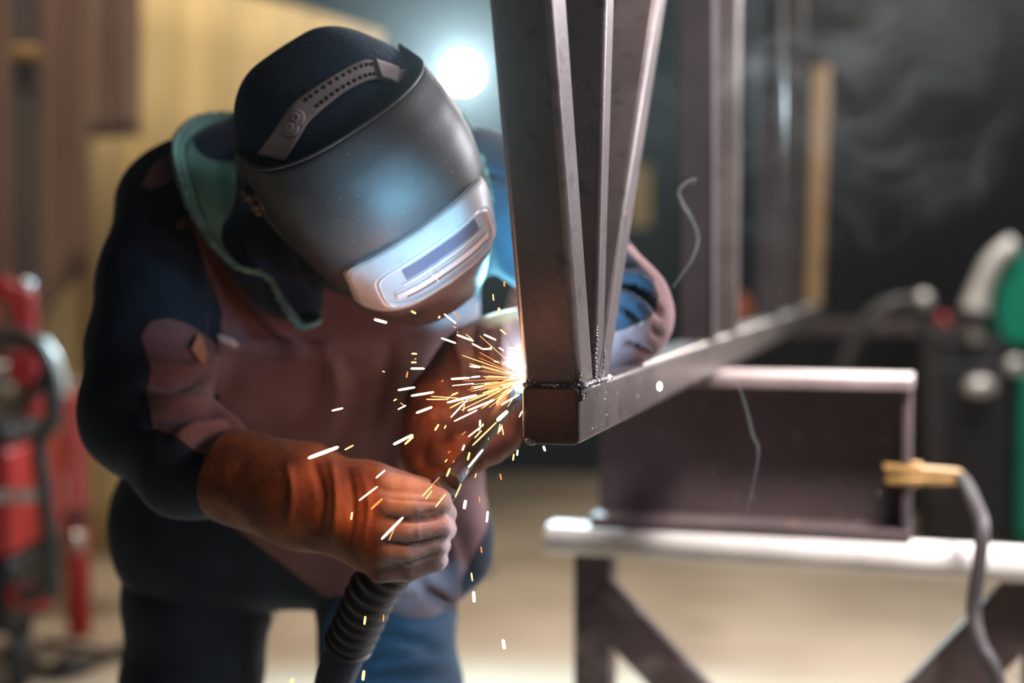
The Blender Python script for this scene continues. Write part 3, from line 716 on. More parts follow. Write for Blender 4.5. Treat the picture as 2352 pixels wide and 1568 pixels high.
# stitched edge cord along the rim
mb = MB(); pts = R0; 
mb.add(*tube(pts + np.array([0, -0.001, 0]), 0.0042 + 0.0012 * np.sin(np.arange(n) * 2.2), 8))
M['cord'] = mat('green_edge_cord', (0.13, 0.27, 0.24), 0.8, 0.0, (0.08, 0.16, 0.14), 60)
ce = mb.build('edge_binding', M['cord'], co); ce['label'] = 'pale green stitched edge'

# hood/neck cloth inside the collar
hp = []
hp += chain([(622, 420, 1.86), (602, 560, 1.82), (655, 655, 1.79), (700, 695, 1.775)], [0.052, 0.045, 0.034, 0.022], 0.04)
hp += chain([(640, 330, 1.93), (800, 330, 1.97), (960, 360, 1.95)], [0.06, 0.07, 0.05], 0.05)
hp += chain([(760, 480, 1.86), (880, 560, 1.86), (1000, 580, 1.84)], [0.09, 0.075, 0.045], 0.05)
hp += chain([(530, 545, 1.785), (600, 600, 1.775)], [0.012, 0.014], 0.04)
V, F = sdf_mesh(hp, 0.006, 0.05)
V = folds(V, F, [([(560, 430), (560, 540), (600, 620)], 12, 0.008), ([(600, 470), (620, 580), (680, 680)], 12, -0.009), ([(640, 520), (670, 620), (710, 700)], 12, 0.007)])
link_mesh('hood', V, F, M['hood'], PO)

# ------------------------------------------------------------------ helmet on the head
HO = np.array([-0.1939, 1.641, 1.3549])
HR_ = np.array([[0.7999, -0.4989, -0.3335], [0.2162, 0.7580, -0.6154], [0.5598, 0.4202, 0.7142]])
def H(q): return HO + np.asarray(q, float) @ HR_.T
# cap on the crown
cp = [(H((-0.004, 0.012, 0.0)), H((0, 0.02, 0.0)), 0.098, 0.098), (H((0, 0.04, -0.03)), H((0, 0.05, -0.08)), 0.090, 0.08), (H((-0.03, 0.03, 0.052)), H((0.03, 0.03, 0.054)), 0.060, 0.060),
      (H((-0.045, 0.0, 0.02)), H((0.045, 0.0, 0.02)), 0.068, 0.068)]
V, F = sdf_mesh(cp, 0.005, 0.03)
V = V + normals(V, F) * (0.0035 * noise3(V, 7.0))[:, None]
cap = link_mesh('cap', V, F, M['hood'], PO)
CAPV, CAPF = V, F

# shell profile in head coordinates: z, half width, front y, rear y of the side wall
PROF = [(0.070, 0.105, -0.111, 0.004), (0.06, 0.110, -0.118, 0.008), (0.03, 0.117, -0.133, 0.018), (0.0, 0.120, -0.143, 0.024), (-0.03, 0.120, -0.1495, 0.026), (-0.06, 0.117, -0.1525, 0.022),
        (-0.09, 0.111, -0.152, 0.012), (-0.12, 0.103, -0.149, -0.004), (-0.15, 0.092, -0.142, -0.024), (-0.18, 0.077, -0.130, -0.042), (-0.205, 0.062, -0.116, -0.055)]
PZ = np.array([p[0] for p in PROF])[::-1]
def prof(z): return [np.interp(z, PZ, np.array([p[i] for p in PROF])[::-1]) for i in (1, 2, 3)]
def shell_pt(u, z, off=0.0):
    """u in [-1,1] around the shell from the left rear edge to the right rear edge"""
    a, yf, yr = prof(z)
    yc = yf + 0.075 + 0.02
    e = 0.72
    th = abs(u) * 1.32
    s = 1 if u >= 0 else -1
    if th <= 1.0:
        A = th * math.pi / 2
        x = (a + off) * math.sin(A) ** e; y = yc - (yc - yf + off) * math.cos(A) ** (e * 1.1)
    else:
        x = a + off; y = yc + (yr - yc) * (th - 1) / 0.32
    return np.array([s * x, y, z])
def rim_drop(u, z):
    """the upper edge dips at the sides"""
    t = min(1, abs(u) / 0.75)
    top = 0.068 - 0.012 * t ** 2.2
    return -0.205 + (z + 0.205) * (top + 0.205) / (0.070 + 0.205)
us = np.linspace(-1, 1, 73); zs = np.linspace(-0.205, 0.070, 44)
outer = [[H(shell_pt(u, rim_drop(u, z))) for u in us] for z in zs]
v = np.array(outer).reshape(-1, 3); nu = len(us)
f = [[j * nu + i, j * nu + i + 1, (j + 1) * nu + i + 1, (j + 1) * nu + i] for j in range(len(zs) - 1) for i in range(nu - 1)]
helmet = link_mesh('welding_helmet', v, f, M['shell'], PO)
mod = helmet.modifiers.new('thickness', 'SOLIDIFY'); mod.thickness = 0.0035; mod.offset = -1
# raised edge bead round the shell rim
edge = [H(shell_pt(u, rim_drop(u, 0.070), 0.0005)) for u in us]
loop = [H(shell_pt(1, z, 0.0005)) for z in np.linspace(0.05, -0.205, 16)] 
loopl = [H(shell_pt(-1, z, 0.0005)) for z in np.linspace(-0.205, 0.05, 16)]
bot = [H(shell_pt(u, -0.205, 0.0005)) for u in us[::-1]]
mb = MB(); mb.add(*tube(loopl + edge + loop + bot, 0.0022, 8)); mb.build('rim_bead', M['shell'], helmet)

# lens frame block: chamfered, curved with the shell
def fr_pt(x, z, off):
    """point over the shell front at head x, z, pushed out by off"""
    a, yf, _ = prof(z)
    yc = yf + 0.095
    sx = np.clip(abs(x) / a, 0, 1)
    A = math.asin(sx ** (1 / 0.72))
    y = yc - (yc - yf) * math.cos(A) ** (0.72 * 1.1)
    return np.array([x, y - off, z])
def srect(wx, zc, hz, p, n=72, tip=0.0):
    out = []
    for k in range(n):
        a = 2 * math.pi * k / n
        c, s = math.cos(a), math.sin(a)
        x = wx * math.copysign(abs(c) ** (2 / p), c); z = zc + hz * math.copysign(abs(s) ** (2 / p), s)
        out.append((x, z))
    return out
def ring(pts, off): return np.array([H(fr_pt(x, z, off)) for x, z in pts])
FZ = -0.098
lay = [(srect(0.097, FZ, 0.0455, 7), -0.004), (srect(0.0955, FZ, 0.0450, 7), 0.006), (srect(0.0935, FZ, 0.0435, 6), 0.009), (srect(0.080, FZ, 0.0325, 5), 0.019), (srect(0.078, FZ, 0.031, 5), 0.0205), (srect(0.0755, FZ, 0.0292, 5), 0.0195)]
rings = [ring(p, o_) for p, o_ in lay]
v, f = loft(rings, False, False)
MB().add(v, f).build('lens_frame', M['lens_frame'], helmet, smooth=False)['label'] = 'pale worn raised frame round the viewing window'
# bright inner bezel + recessed window plate
lay = [(srect(0.0760, FZ, 0.0296, 5), 0.0195), (srect(0.0750, FZ, 0.0288, 5), 0.0225), (srect(0.0735, FZ, 0.0272, 5), 0.0225), (srect(0.0725, FZ, 0.0262, 5), 0.016)]
v, f = loft([ring(p, o_) for p, o_ in lay], False, False)
MB().add(v, f).build('bezel', M['bezel'], helmet)
pl = []
for s_ in np.linspace(1, 0.02, 8): pl.append(ring(srect(0.0735 * s_, FZ, 0.027 * s_, 5 - 2 * (1 - s_)), 0.0155))
v, f = loft(pl, False, True)
MB().add(v, f).build('window_plate', M['lens_plate'], helmet)
def window_strip(x0, x1, z0, z1, off, th, m, name):
    n = 16; xs = np.linspace(x0, x1, n); v = []; f = []
    for k, (z, o_) in enumerate(((z0, off), (z1, off), (z1, off - th), (z0, off - th))):
        v += [H(fr_pt(x, z, o_)) for x in xs]
    for k in range(4):
        for i in range(n - 1):
            a = k * n + i; b = ((k + 1) % 4) * n + i; f.append([a, a + 1, b + 1, b])
    f.append([0, n, 2 * n, 3 * n]); f.append([n - 1, 4 * n - 1, 3 * n - 1, 2 * n - 1])
    return link_mesh(name, v, f, m, helmet, smooth=False)
window_strip(-0.044, 0.056, FZ + 0.019, FZ + 0.004, 0.0168, 0.002, M['lens_glass'], 'lens_glass')
window_strip(-0.052, 0.060, FZ - 0.0165, FZ - 0.0182, 0.0190, 0.004, M['hole'], 'slot')
window_strip(-0.062, 0.064, FZ - 0.0085, FZ - 0.0160, 0.0188, 0.004, M['lens_frame'], 'retaining_bar')
window_strip(-0.050, 0.060, FZ + 0.0015, FZ - 0.0015, 0.0175, 0.002, M['lens_frame'], 'lens_ledge')
window_strip(-0.060, 0.064, FZ - 0.0045, FZ - 0.0062, 0.0175, 0.002, M['bezel'], 'lens_ledge')
# chin guard below the window
cg = [ring(srect(0.090, -0.166, 0.037, 4), 0.001), ring(srect(0.086, -0.166, 0.035, 4), 0.007), ring(srect(0.07, -0.166, 0.025, 3), 0.010), ring(srect(0.01, -0.166, 0.004, 2), 0.011)]
v, f = loft(cg, False, True)
MB().add(v, f).build('chin_guard', M['chin'], helmet)['label'] = 'dark brown chin section'
# pivot knob on the left side
k0 = H((-0.117, 0.006, -0.006)); ax = HR_ @ np.array([-1, 0, 0])
mb = MB(); mb.add(*lathe(k0, ax, [(-0.004, 0.016), (0.004, 0.017), (0.006, 0.012), (0.012, 0.012), (0.013, 0.0)]))
for a in range(6):
    t = a * math.pi / 3; q = H((-0.126, 0.006 + 0.0135 * math.cos(t), -0.006 + 0.0135 * math.sin(t)))
    mb.add(*ball(q, 0.0055, 10))
mb.build('pivot_knob', M['chin'], helmet)
# headband strap over the cap, with two rows of holes
bvh = BVHTree.FromPolygons([tuple(q) for q in CAPV], [tuple(map(int, q)) for q in CAPF])
def on_cap(x, y):
    d = P(x, y, 1.0) - EYE; h_ = bvh.ray_cast(Vector(EYE), Vector(d))
    return (np.array(h_[0]), np.array(h_[1])) if h_[0] is not None else None
up_e = spline([(590, 354), (636, 290), (664, 248), (696, 218), (770, 170), (834, 138), (880, 146), (917, 160)], 8)
lo_e = spline([(650, 372), (691, 308), (708, 280), (747, 244), (797, 207), (852, 182), (890, 184), (912, 196)], 8)
rows = []; last = None
for (x0, y0), (x1, y1) in zip(up_e, lo_e):
    row = []
    for t in np.linspace(0, 1, 9):
        h_ = on_cap(x0 + (x1 - x0) * t, y0 + (y1 - y0) * t)
        row.append(h_[0] if h_ else None)
    rows.append(row)
dep = [np.mean([PR(q)[2] for q in r_ if q is not None]) if any(q is not None for q in r_) else np.nan for r_ in rows]
dep = np.array(dep); ok = ~np.isnan(dep); dep = np.interp(np.arange(len(dep)), np.arange(len(dep))[ok], dep[ok])
grid = np.array([[PR(q)[2] if q is not None else dd for q in r_] for r_, dd in zip(rows, dep)])
for _ in range(4):
    g2 = grid.copy(); g2[1:-1] = (grid[:-2] + 2 * grid[1:-1] + grid[2:]) / 4; grid = np.minimum(g2, grid + 0.002)
outer = np.array([[P(x0 + (x1 - x0) * t, y0 + (y1 - y0) * t, grid[i, k] - 0.009) for k, t in enumerate(np.linspace(0, 1, 9))] for i, ((x0, y0), (x1, y1)) in enumerate(zip(up_e, lo_e))])
tail = outer[-1] * 0.35 + H((0.100, -0.03, 0.045)) * 0.65
outer = np.concatenate([outer, [outer[-1] * 0.5 + tail * 0.5, tail]])
nrm = np.cross(np.gradient(outer, axis=0), np.gradient(outer, axis=1)); nrm /= np.linalg.norm(nrm, axis=2)[..., None]
if (nrm[20, 4] @ (EYE - outer[20, 4])) < 0: nrm = -nrm
inner = outer - nrm * 0.0035
rings = [np.concatenate([a, b[::-1]]) for a, b in zip(outer, inner)]
v, f = loft(rings)
strap = MB().add(v, f).build('headband', M['strap'], helmet); strap['label'] = 'grey-brown perforated headband over the cap'
mb = MB()
for i in np.arange(23, 44, 1.75):
    for s_i in (2, 6):
        q = outer[int(i)][s_i] + (outer[int(i) + 1][s_i] - outer[int(i)][s_i]) * (i - int(i)); nn = nrm[int(i)][s_i]
        mb.add(*lathe(q, nn, [(-0.003, 0.0023), (0.0006, 0.0023), (0.0007, 0.0)], 12))
mb.build('hole', M['hole'], helmet)['kind'] = 'stuff'
for i in (9, 14):
    q = outer[i][4]; nn = nrm[i][4]
    mb = MB(); mb.add(*lathe(q, nn, [(-0.002, 0.0105), (0.002, 0.0105), (0.003, 0.0085), (0.0022, 0.006), (0.0042, 0.005), (0.0042, 0.0025), (0.003, 0.002), (0.003, 0.0)], 24)); mb.build('rivet', M['strap'], helmet)
# clasp at the right end of the band
cl = []
for i in range(44, len(outer) - 3):
    cl.append(np.concatenate([outer[i] + nrm[i] * 0.004, (outer[i] - nrm[i] * 0.001)[::-1]]))
v, f = loft(cl)
MB().add(v, f).build('clasp', M['strap'], helmet)

# ------------------------------------------------------------------ gloves
gp = []
gp += chain([(510, 1086, 1.645), (700, 1140, 1.60), (820, 1178, 1.575)], [0.056, 0.054, 0.046], 0.03)
gp += chain([(820, 1178, 1.575), (870, 1228, 1.55)], [0.046, 0.044], 0.03)
gp += chain([(860, 1130, 1.58), (950, 1170, 1.575), (960, 1260, 1.57)], [0.026, 0.030, 0.030], 0.03)
fk = 0.004
gp += chain([(862, 1165, 1.535), (945, 1166, 1.500), (1008, 1160, 1.506), (1024, 1178, 1.535)], [0.0150, 0.0138, 0.0130, 0.012], fk)
gp += chain([(858, 1218, 1.530), (945, 1224, 1.493), (1014, 1212, 1.498), (1026, 1216, 1.53)], [0.0140, 0.0128, 0.0118, 0.011], fk)
gp += chain([(860, 1268, 1.532), (940, 1272, 1.495), (1002, 1252, 1.500), (1014, 1252, 1.53)], [0.0135, 0.0125, 0.0115, 0.010], fk)
gp += chain([(870, 1312, 1.540), (940, 1311, 1.506), (1000, 1288, 1.506), (1010, 1286, 1.53)], [0.0120, 0.0108, 0.0100, 0.009], fk)
gp += chain([(870, 1112, 1.555), (950, 1126, 1.525), (1010, 1142, 1.52)], [0.016, 0.0135, 0.0125], fk)
def cuff_cut(g, D):
    a = P(552, 1098, 1.633); d = P(820, 1178, 1.575) - a; d /= np.linalg.norm(d)
    s_ = (g - a.astype(np.float32)) @ d.astype(np.float32)
    q = g - a.astype(np.float32) - s_[:, None] * d.astype(np.float32); rad_ = np.sqrt((q * q).sum(1))
    D = np.maximum(D, -(s_ + 0.022))
    return np.maximum(D, -np.maximum(rad_ - 0.0465, s_ - 0.03))
V, F = sdf_mesh(gp, 0.0023, 0.02, pad=0.015, post=cuff_cut)
V = V + normals(V, F) * (0.0018 * noise3(V, 9.0) + 0.0008 * noise3(V + 2, 24.0))[:, None]
V = folds(V, F, [([(720, 1060), (740, 1130), (730, 1220)], 9, -0.006), ([(760, 1060), (775, 1140), (770, 1240)], 10, 0.006), ([(800, 1080), (810, 1150), (800, 1250)], 9, -0.006), ([(830, 1090), (850, 1160), (835, 1270)], 9, 0.005),
                 ([(660, 1070), (672, 1130), (660, 1210)], 9, 0.004), ([(890, 1190), (950, 1196), (1014, 1188)], 4, -0.005), ([(885, 1245), (950, 1250), (1018, 1232)], 4, -0.005), ([(890, 1294), (945, 1294), (1004, 1270)], 4, -0.005),
                 ([(890, 1144), (950, 1148), (1008, 1152)], 4, -0.003), ([(975, 1178), (995, 1174)], 3, -0.002), ([(955, 1150), (958, 1180)], 5, 0.002), ([(960, 1205), (962, 1240)], 5, 0.002)])
gl = link_mesh('glove', V, F, M['lit_finger_leather'], PO)
pr = PR(V); set_attr(gl, 'panel', np.clip((pr[:, 0] - 880) * 0.8, -60, 60)); gl['label'] = 'brown leather gauntlet, arc light painted into its paler fingers'

gp = []
gp += chain([(1290, 800, 1.77), (1180, 846, 1.77), (1110, 872, 1.75)], [0.064, 0.065, 0.062], 0.03)
gp += chain([(1110, 872, 1.75), (1045, 955, 1.70), (1005, 1035, 1.68)], [0.062, 0.056, 0.044], 0.03)
fk = 0.006
gp += chain([(985, 1010, 1.67), (975, 1070, 1.645), (1010, 1100, 1.635), (1052, 1088, 1.645)], [0.021, 0.0165, 0.015, 0.014], fk)
gp += chain([(1020, 1000, 1.66), (1012, 1052, 1.632), (1050, 1078, 1.625), (1086, 1060, 1.64)], [0.021, 0.0165, 0.015, 0.014], fk)
gp += chain([(1060, 985, 1.66), (1055, 1030, 1.632), (1090, 1052, 1.625), (1122, 1030, 1.64)], [0.020, 0.016, 0.0145, 0.013], fk)
gp += chain([(1098, 965, 1.67), (1100, 1005, 1.64), (1130, 1022, 1.632), (1156, 1000, 1.645)], [0.018, 0.0145, 0.013, 0.012], fk)
gp += chain([(1130, 900, 1.71), (1165, 950, 1.67), (1160, 1000, 1.65), (1130, 1035, 1.64)], [0.026, 0.020, 0.0165, 0.014], 0.012)
V, F = sdf_mesh(gp, 0.003, 0.02, pad=0.015)
V = V + normals(V, F) * (0.0022 * noise3(V, 9.0) + 0.0008 * noise3(V + 2, 24.0))[:, None]
V = folds(V, F, [([(1060, 740), (1050, 800), (1070, 880)], 10, 0.007), ([(1090, 740), (1085, 800), (1100, 880)], 9, -0.007), ([(1130, 750), (1125, 810), (1140, 880)], 10, 0.006), ([(1020, 860), (1060, 900), (1120, 910)], 10, -0.006)])
link_mesh('glove', V, F, M['glove'], PO)

# ------------------------------------------------------------------ torch
tc = thing('welding_torch', P(850, 1420, 1.6), 'black welding torch held in the right glove, hose hanging down', 'welding torch')
MB().add(*tube([P(905, 1290, 1.565), P(960, 1200, 1.55), P(1030, 1110, 1.53)], [0.019, 0.018, 0.016], 16, smooth_pts=8)).build('handle', M['dark_grey'], tc)
MB().add(*tube([P(1030, 1110, 1.53), P(1085, 1040, 1.595), P(1140, 960, 1.52), P(1172, 915, 1.468)], [0.011, 0.010, 0.009, 0.009], 14, smooth_pts=8)).build('neck', M['grey_cable'], tc)
MB().add(*tube([P(1160, 932, 1.476), P(1190, 890, 1.458)], [0.0105, 0.008], 16)).build('nozzle', M['grey_cable'], tc)
hs = spline([P(905, 1290, 1.565), P(860, 1350, 1.585), P(828, 1420, 1.61), P(800, 1480, 1.63)], 26)
rr = 0.027 + 0.0022 * np.sin(np.arange(len(hs)) * 0.75)
MB().add(*tube(hs, rr, 20)).build('boot_sleeve', M['dark_grey'], tc)
he = [P(812, 1450, 1.62), P(788, 1510, 1.64), P(765, 1580, 1.66), P(730, 1800, 1.7), P(720, 2200, 1.72), P(760, 2700, 1.8), P(900, 2730, 1.9)]
he[-2][2] = 0.03; he[-1][2] = 0.03
MB().add(*tube(he, 0.0235, 16, smooth_pts=10)).build('hose', M['trousers'], tc)['label'] = 'blue-grey hose cover'

# the arc itself
aro = link_mesh('welding_arc', *ball(ARC, 0.0045, 16), M['arc']); tag(aro, 'blinding blue-white arc at the left foot of the near upright', 'welding arc')

# ------------------------------------------------------------------ sparks
def spark(a, b, w_, kind, label, group, d=1.43, d2=None):
    A = P(*a, d); B = P(*b, d2 if d2 else d); r = w_ / 2 / FPX * d
    n = 7; pts = [A + (B - A) * t for t in (0, 0.06, 0.3, 0.6, 0.94, 1.0)]
    v, f = tube(pts, [r * 0.35, r * 0.85, r, r, r * 0.85, r * 0.35], 7)
    o = link_mesh('spark', v, f, SP[kind]); tag(o, label, 'spark', group); return o
K5 = lambda x, y: (900 + x / 2.6136, 560 + y / 2.6136)
K4 = lambda x, y: (460 + x / 2.5786, 960 + y / 2.5786)
K2 = lambda x, y: (880 + x / 4.611, 860 + y / 4.611)
K1 = lambda x, y: (980 + x / 6.031, 660 + y / 6.031)
SPK = []
for r in [(225,170,285,228,3,1),(232,130,288,184,2,2),(675,222,675,256,9,2),(608,300,608,335,5,1),(643,382,641,422,13,1),(115,402,145,416,9,1),(280,446,290,432,9,1),(372,495,385,505,8,2),
          (118,658,152,660,9,1),(135,690,147,690,8,2),(115,711,148,711,9,1),(112,748,197,748,10,0),(88,803,95,765,8,2),(10,942,30,930,7,1),(300,825,308,818,6,2),
          (35,878,140,860,11,0),(115,912,253,889,11,0),(145,1015,243,978,12,0),(8,1203,128,1145,12,0),(77,1203,130,1155,11,1),(258,1120,282,1082,10,1),(315,1108,325,1088,7,1),
          (423,1240,436,1205,9,0),(455,1298,468,1250,10,1),(458,1343,548,1232,11,0),(727,1300,733,1260,8,1),(752,1270,756,1235,9,0),(910,1212,920,1243,11,0),(318,1310,333,1292,6,1),(368,1310,376,1300,6,2),
          (330,1395,350,1345,10,1),(445,1380,458,1350,6,2),(500,1400,506,1378,5,1),(650,1380,656,1410,7,2),(523,1515,528,1550,6,2)]:
    SPK.append((K5(*r[:2]), K5(*r[2:4]), r[4] / 2.0, r[5], 'f'))
for r in [(240,365,408,498,22,0),(360,335,462,420,18,2),(425,420,432,465,14,2),(370,540,408,560,14,1),(430,600,425,640,12,2),(200,700,405,772,24,0),(415,655,650,742,26,0),(540,645,635,720,11,1),
          (790,650,962,728,24,0),(1018,580,1100,650,22,1),(625,775,775,852,20,0),(765,852,905,850,22,0),(860,850,905,820,14,0),(1145,830,1268,860,24,0),(1245,800,1296,846,24,0),(1000,832,1066,876,20,0),
          (885,400,900,425,16,2),(1272,980,1330,985,24,0),(1280,1040,1314,1052,24,0),(925,1015,1010,1040,20,1),(1055,1060,1095,1030,26,0),(1115,1110,1250,1135,18,0),(1185,1150,1305,1180,18,0),(1125,1188,1215,1190,16,0),(1165,1218,1272,1220,14,0),
          (595,1090,742,1106,24,0),(610,1245,742,1230,22,0),(335,1268,598,1252,28,0),(350,1360,655,1328,13,0),(805,1342,885,1322,24,0),(650,1400,782,1365,12,0),(1060,1370,1128,1378,18,0),(1115,1458,1195,1408,30,0),
          (340,1495,435,1455,24,1),(205,1302,222,1290,10,2)]:
    SPK.append((K1(*r[:2]), K1(*r[2:4]), r[4] / 5.6, r[5], 'b'))
for r in [(455,262,680,262,12,1),(505,230,800,250,10,1),(675,298,995,215,24,0),(705,355,860,275,13,1),(715,455,895,262,15,0),(850,392,862,300,10,1),(670,270,712,230,12,1),(895,382,1180,265,20,0),(750,495,998,375,16,0),
          (1250,322,1445,208,18,0),(1440,450,1475,385,13,0),(945,752,1205,500,16,1),(1205,490,1320,385,40,0),(1215,630,1240,520,12,1),(1275,640,1255,530,12,1),(1230,605,1262,540,14,0),(900,660,1065,530,15,0),(968,672,1045,590,14,1),
          (1025,545,1028,480,20,0),(1010,600,1062,515,10,1),(830,640,880,600,10,2),(1110,695,1120,665,9,2),(155,370,243,325,14,0),(180,298,222,325,7,1),(650,572,665,540,10,1),(415,1290,520,1175,14,1),(520,1165,600,1085,12,2),(450,1320,520,1228,13,1),(555,1400,665,1262,16,1),(762,1300,828,1155,14,1),(830,1125,828,1118,10,2),(672,1080,710,990,17,1),(685,832,712,810,10,2),(652,925,680,898,9,1),(735,935,755,908,8,2),(875,1065,905,1020,8,2),(1240,1050,1248,1110,11,2),(1018,1290,1022,1358,9,2),(975,1095,986,1042,7,1)]:
    SPK.append((K2(*r[:2]), K2(*r[2:4]), r[4] / 4.2, r[5], 'b' if r[1] < 560 and r[0] > 560 else 'f'))
for r in [(855,188,908,160,9,1),(940,488,1050,404,9,0),(1040,355,1095,308,9,0),(1010,540,1080,475,13,2),(893,602,900,555,11,1),(1072,718,1202,586,14,0),(1118,725,1150,650,8,2),(1563,538,1572,485,17,0),(1697,617,1703,550,12,0),
          (1662,760,1667,798,8,2),(1605,915,1612,965,9,1),(1618,1025,1622,1090,17,0),(972,1223,978,1172,12,1),(1084,1205,1086,1163,8,2),(963,1553,970,1493,17,1),(535,1568,550,1542,20,1),(1793,1312,1798,1365,15,0),(1775,330,1783,365,9,2)]:
    SPK.append((K4(*r[:2]), K4(*r[2:4]), r[4] / 2.2, r[5], 'l'))
SPK += [((1155, 1468), (1159, 1490), 8, 0, 'l'), ((1145, 560 + 400 / 2.61), (1146, 560 + 400 / 2.61 + 8), 3, 1, 'f'), ((762, 943), (788, 937), 4.5, 0, 'f'), ((878, 852), (884, 854), 3, 1, 'f'), ((944, 715), (955, 721), 3, 1, 'f'), ((1132, 676), (1134, 690), 3, 1, 'f')]
# fine streaks of the burst, fanning out from the arc
r_ = random.Random(21)
for k in range(60):
    a = math.radians(r_.gauss(186, 21)); a = min(max(a, math.radians(138)), math.radians(236))
    l0 = r_.uniform(6, 70); l1 = l0 + r_.uniform(30, 105)
    x0, y0 = 1210 + l0 * math.cos(a), 868 - l0 * math.sin(a); x1, y1 = 1210 + l1 * math.cos(a), 868 - l1 * math.sin(a)
    SPK.append(((x0, y0), (x1, y1), r_.uniform(1.2, 2.4), r_.choice((1, 1, 2, 2)), 's'))
LB = {'b': ('short glowing spark in the bright burst left of the welding arc', 'sparks of the bright burst'), 'f': ('glowing spark flying loose in front of the maroon jacket', 'sparks flying past the jacket'),
      'l': ('glowing spark falling below or beside the gloved hands', 'falling sparks'), 's': ('hair-thin glowing streak fanning out from the welding arc', 'thin streaks at the arc')}
for i, (a, b, w_, k, g) in enumerate(SPK):
    dd = 1.435 + (0.02 * math.sin(i * 1.7) if g != 's' else 0.008 * math.sin(i))
    spark(a, b, w_, k, LB[g][0], LB[g][1], dd)
spark(K4(637, 238), K4(820, 170), 9, 0, 'longest and brightest spark, in front of the right gauntlet cuff', None, 1.43)
spark(K4(1145, 157), K4(1257, 98), 6.5, 0, 'bright long spark just above the held torch, left of the burst', None, 1.43)
spark((859, 733), (889, 741), 7, 0, 'pale yellow spark just below the helmet chin', None, 1.44)
for (x, y, s_, lab) in ((1515, 887, 9, 'fat round orange spark glowing in front of the chord side'), (1400, 865, 4.5, 'tiny round spark at the chord top beside the uprights')):
    q = P(x, y, 1.50); o = link_mesh('spark', *ball(q, s_ / FPX * 1.5, 14, (0.85, 0.85, 1.3)), SP[0]); tag(o, lab, 'spark')

# ------------------------------------------------------------------ red welding machine and red bottles at left
D = 4.3
def G(px, d): q = P(px, 1000, d); q[2] = 0; return q
def zz(py, d): return P(0, py, d)[2]
rm = thing('welding_machine', G(20, D), 'red welding machine on a trolley with white stripe, at left edge', 'welding machine')
zb = zz(1430, D)
q = G(-40, D); MB().add(*box(q + Z * (zz(1010, D) + zz(1245, D)) / 2, (0.34, 0.5, zz(1010, D) - zz(1245, D)), bev=0.02)).build('body', M['red'], rm)
MB().add(*box(G(-40, D - 0.256) + Z * zz(1140, D - 0.256), (0.325, 0.008, 0.035), bev=0.003)).build('stripe', M['white_paint'], rm)
MB().add(*box(q + Z * (zz(960, D) + zz(1005, D)) / 2, (0.32, 0.48, 0.055), bev=0.015)).build('top_panel', M['dark_grey'], rm)
MB().add(*box(q + Z * (zz(1255, D) + zz(1420, D)) / 2, (0.33, 0.48, zz(1255, D) - zz(1420, D)), bev=0.02)).build('base_unit', M['black'], rm)
MB().add(*box(G(60, D - 0.25) + Z * zz(1330, D), (0.12, 0.02, 0.07), bev=0.01)).build('base_panel', M['red'], rm)
for px, dd in ((-100, D - 0.2), (40, D - 0.2), (-100, D + 0.2), (40, D + 0.2)):
    c_ = G(px, dd); MB().add(*lathe(c_ + np.array([-0.02, 0, 0.075]), (1, 0, 0), [(0, 0.0), (0.001, 0.06), (0.008, 0.075), (0.032, 0.075), (0.04, 0.06), (0.041, 0)])).build('wheel', M['black'], rm)
fr = MB()
for px in (-95, 38): fr.add(*tube([G(px, D) + Z * 0.09, G(px, D) + Z * zz(1420, D)], 0.012))
fr.build('chassis', M['dark_grey'], rm)
hd = [P(-40, 780, D - 0.1), P(-20, 690, D - 0.1), P(15, 655, D - 0.1), P(32, 690, D - 0.1), P(50, 750, D - 0.1)]
MB().add(*tube(hd, 0.024, 14, smooth_pts=8)).build('handle', M['red'], rm)
MB().add(*tube([P(64, 665, D - 0.1), P(70, 780, D - 0.1), P(78, 960, D - 0.1)], [0.02, 0.022, 0.026], 14, smooth_pts=6)).build('upright_tube', M['red'], rm)
MB().add(*ball(P(62, 655, D - 0.1), 0.021, 16)).build('tube_cap', M['chrome'], rm)
MB().add(*box(P(45, 845, D - 0.1), (0.06, 0.05, 0.09), bev=0.01)).build('handle_socket', M['red'], rm)
MB().add(*box(P(0, 865, D), (0.09, 0.05, 0.09), bev=0.02)).build('pale_gauge_box', M['silver'], rm)
lp = [P(-60, 790, D - 0.3), P(30, 770, D - 0.3), P(85, 790, D - 0.32), P(118, 860, D - 0.33), P(120, 960, D - 0.34), P(90, 1020, D - 0.34), P(100, 1120, D - 0.34), P(115, 1260, D - 0.34), P(110, 1350, D - 0.3), P(40, 1370, D - 0.3)]
MB().add(*tube(lp, 0.021, 12, smooth_pts=8)).build('hose', M['black'], rm)
lp = [P(-60, 900, D - 0.3), P(30, 930, D - 0.3), P(80, 900, D - 0.31), P(110, 840, D - 0.3)]
MB().add(*tube(lp, 0.016, 12, smooth_pts=8)).build('hose', M['black'], rm)
lp = [P(98, 780, D - 0.1), P(125, 820, D - 0.1), P(142, 870, D - 0.1), P(146, 910, D - 0.1)]
MB().add(*tube(lp, 0.013, 12, smooth_pts=8)).build('pipe', M['silver'], rm)

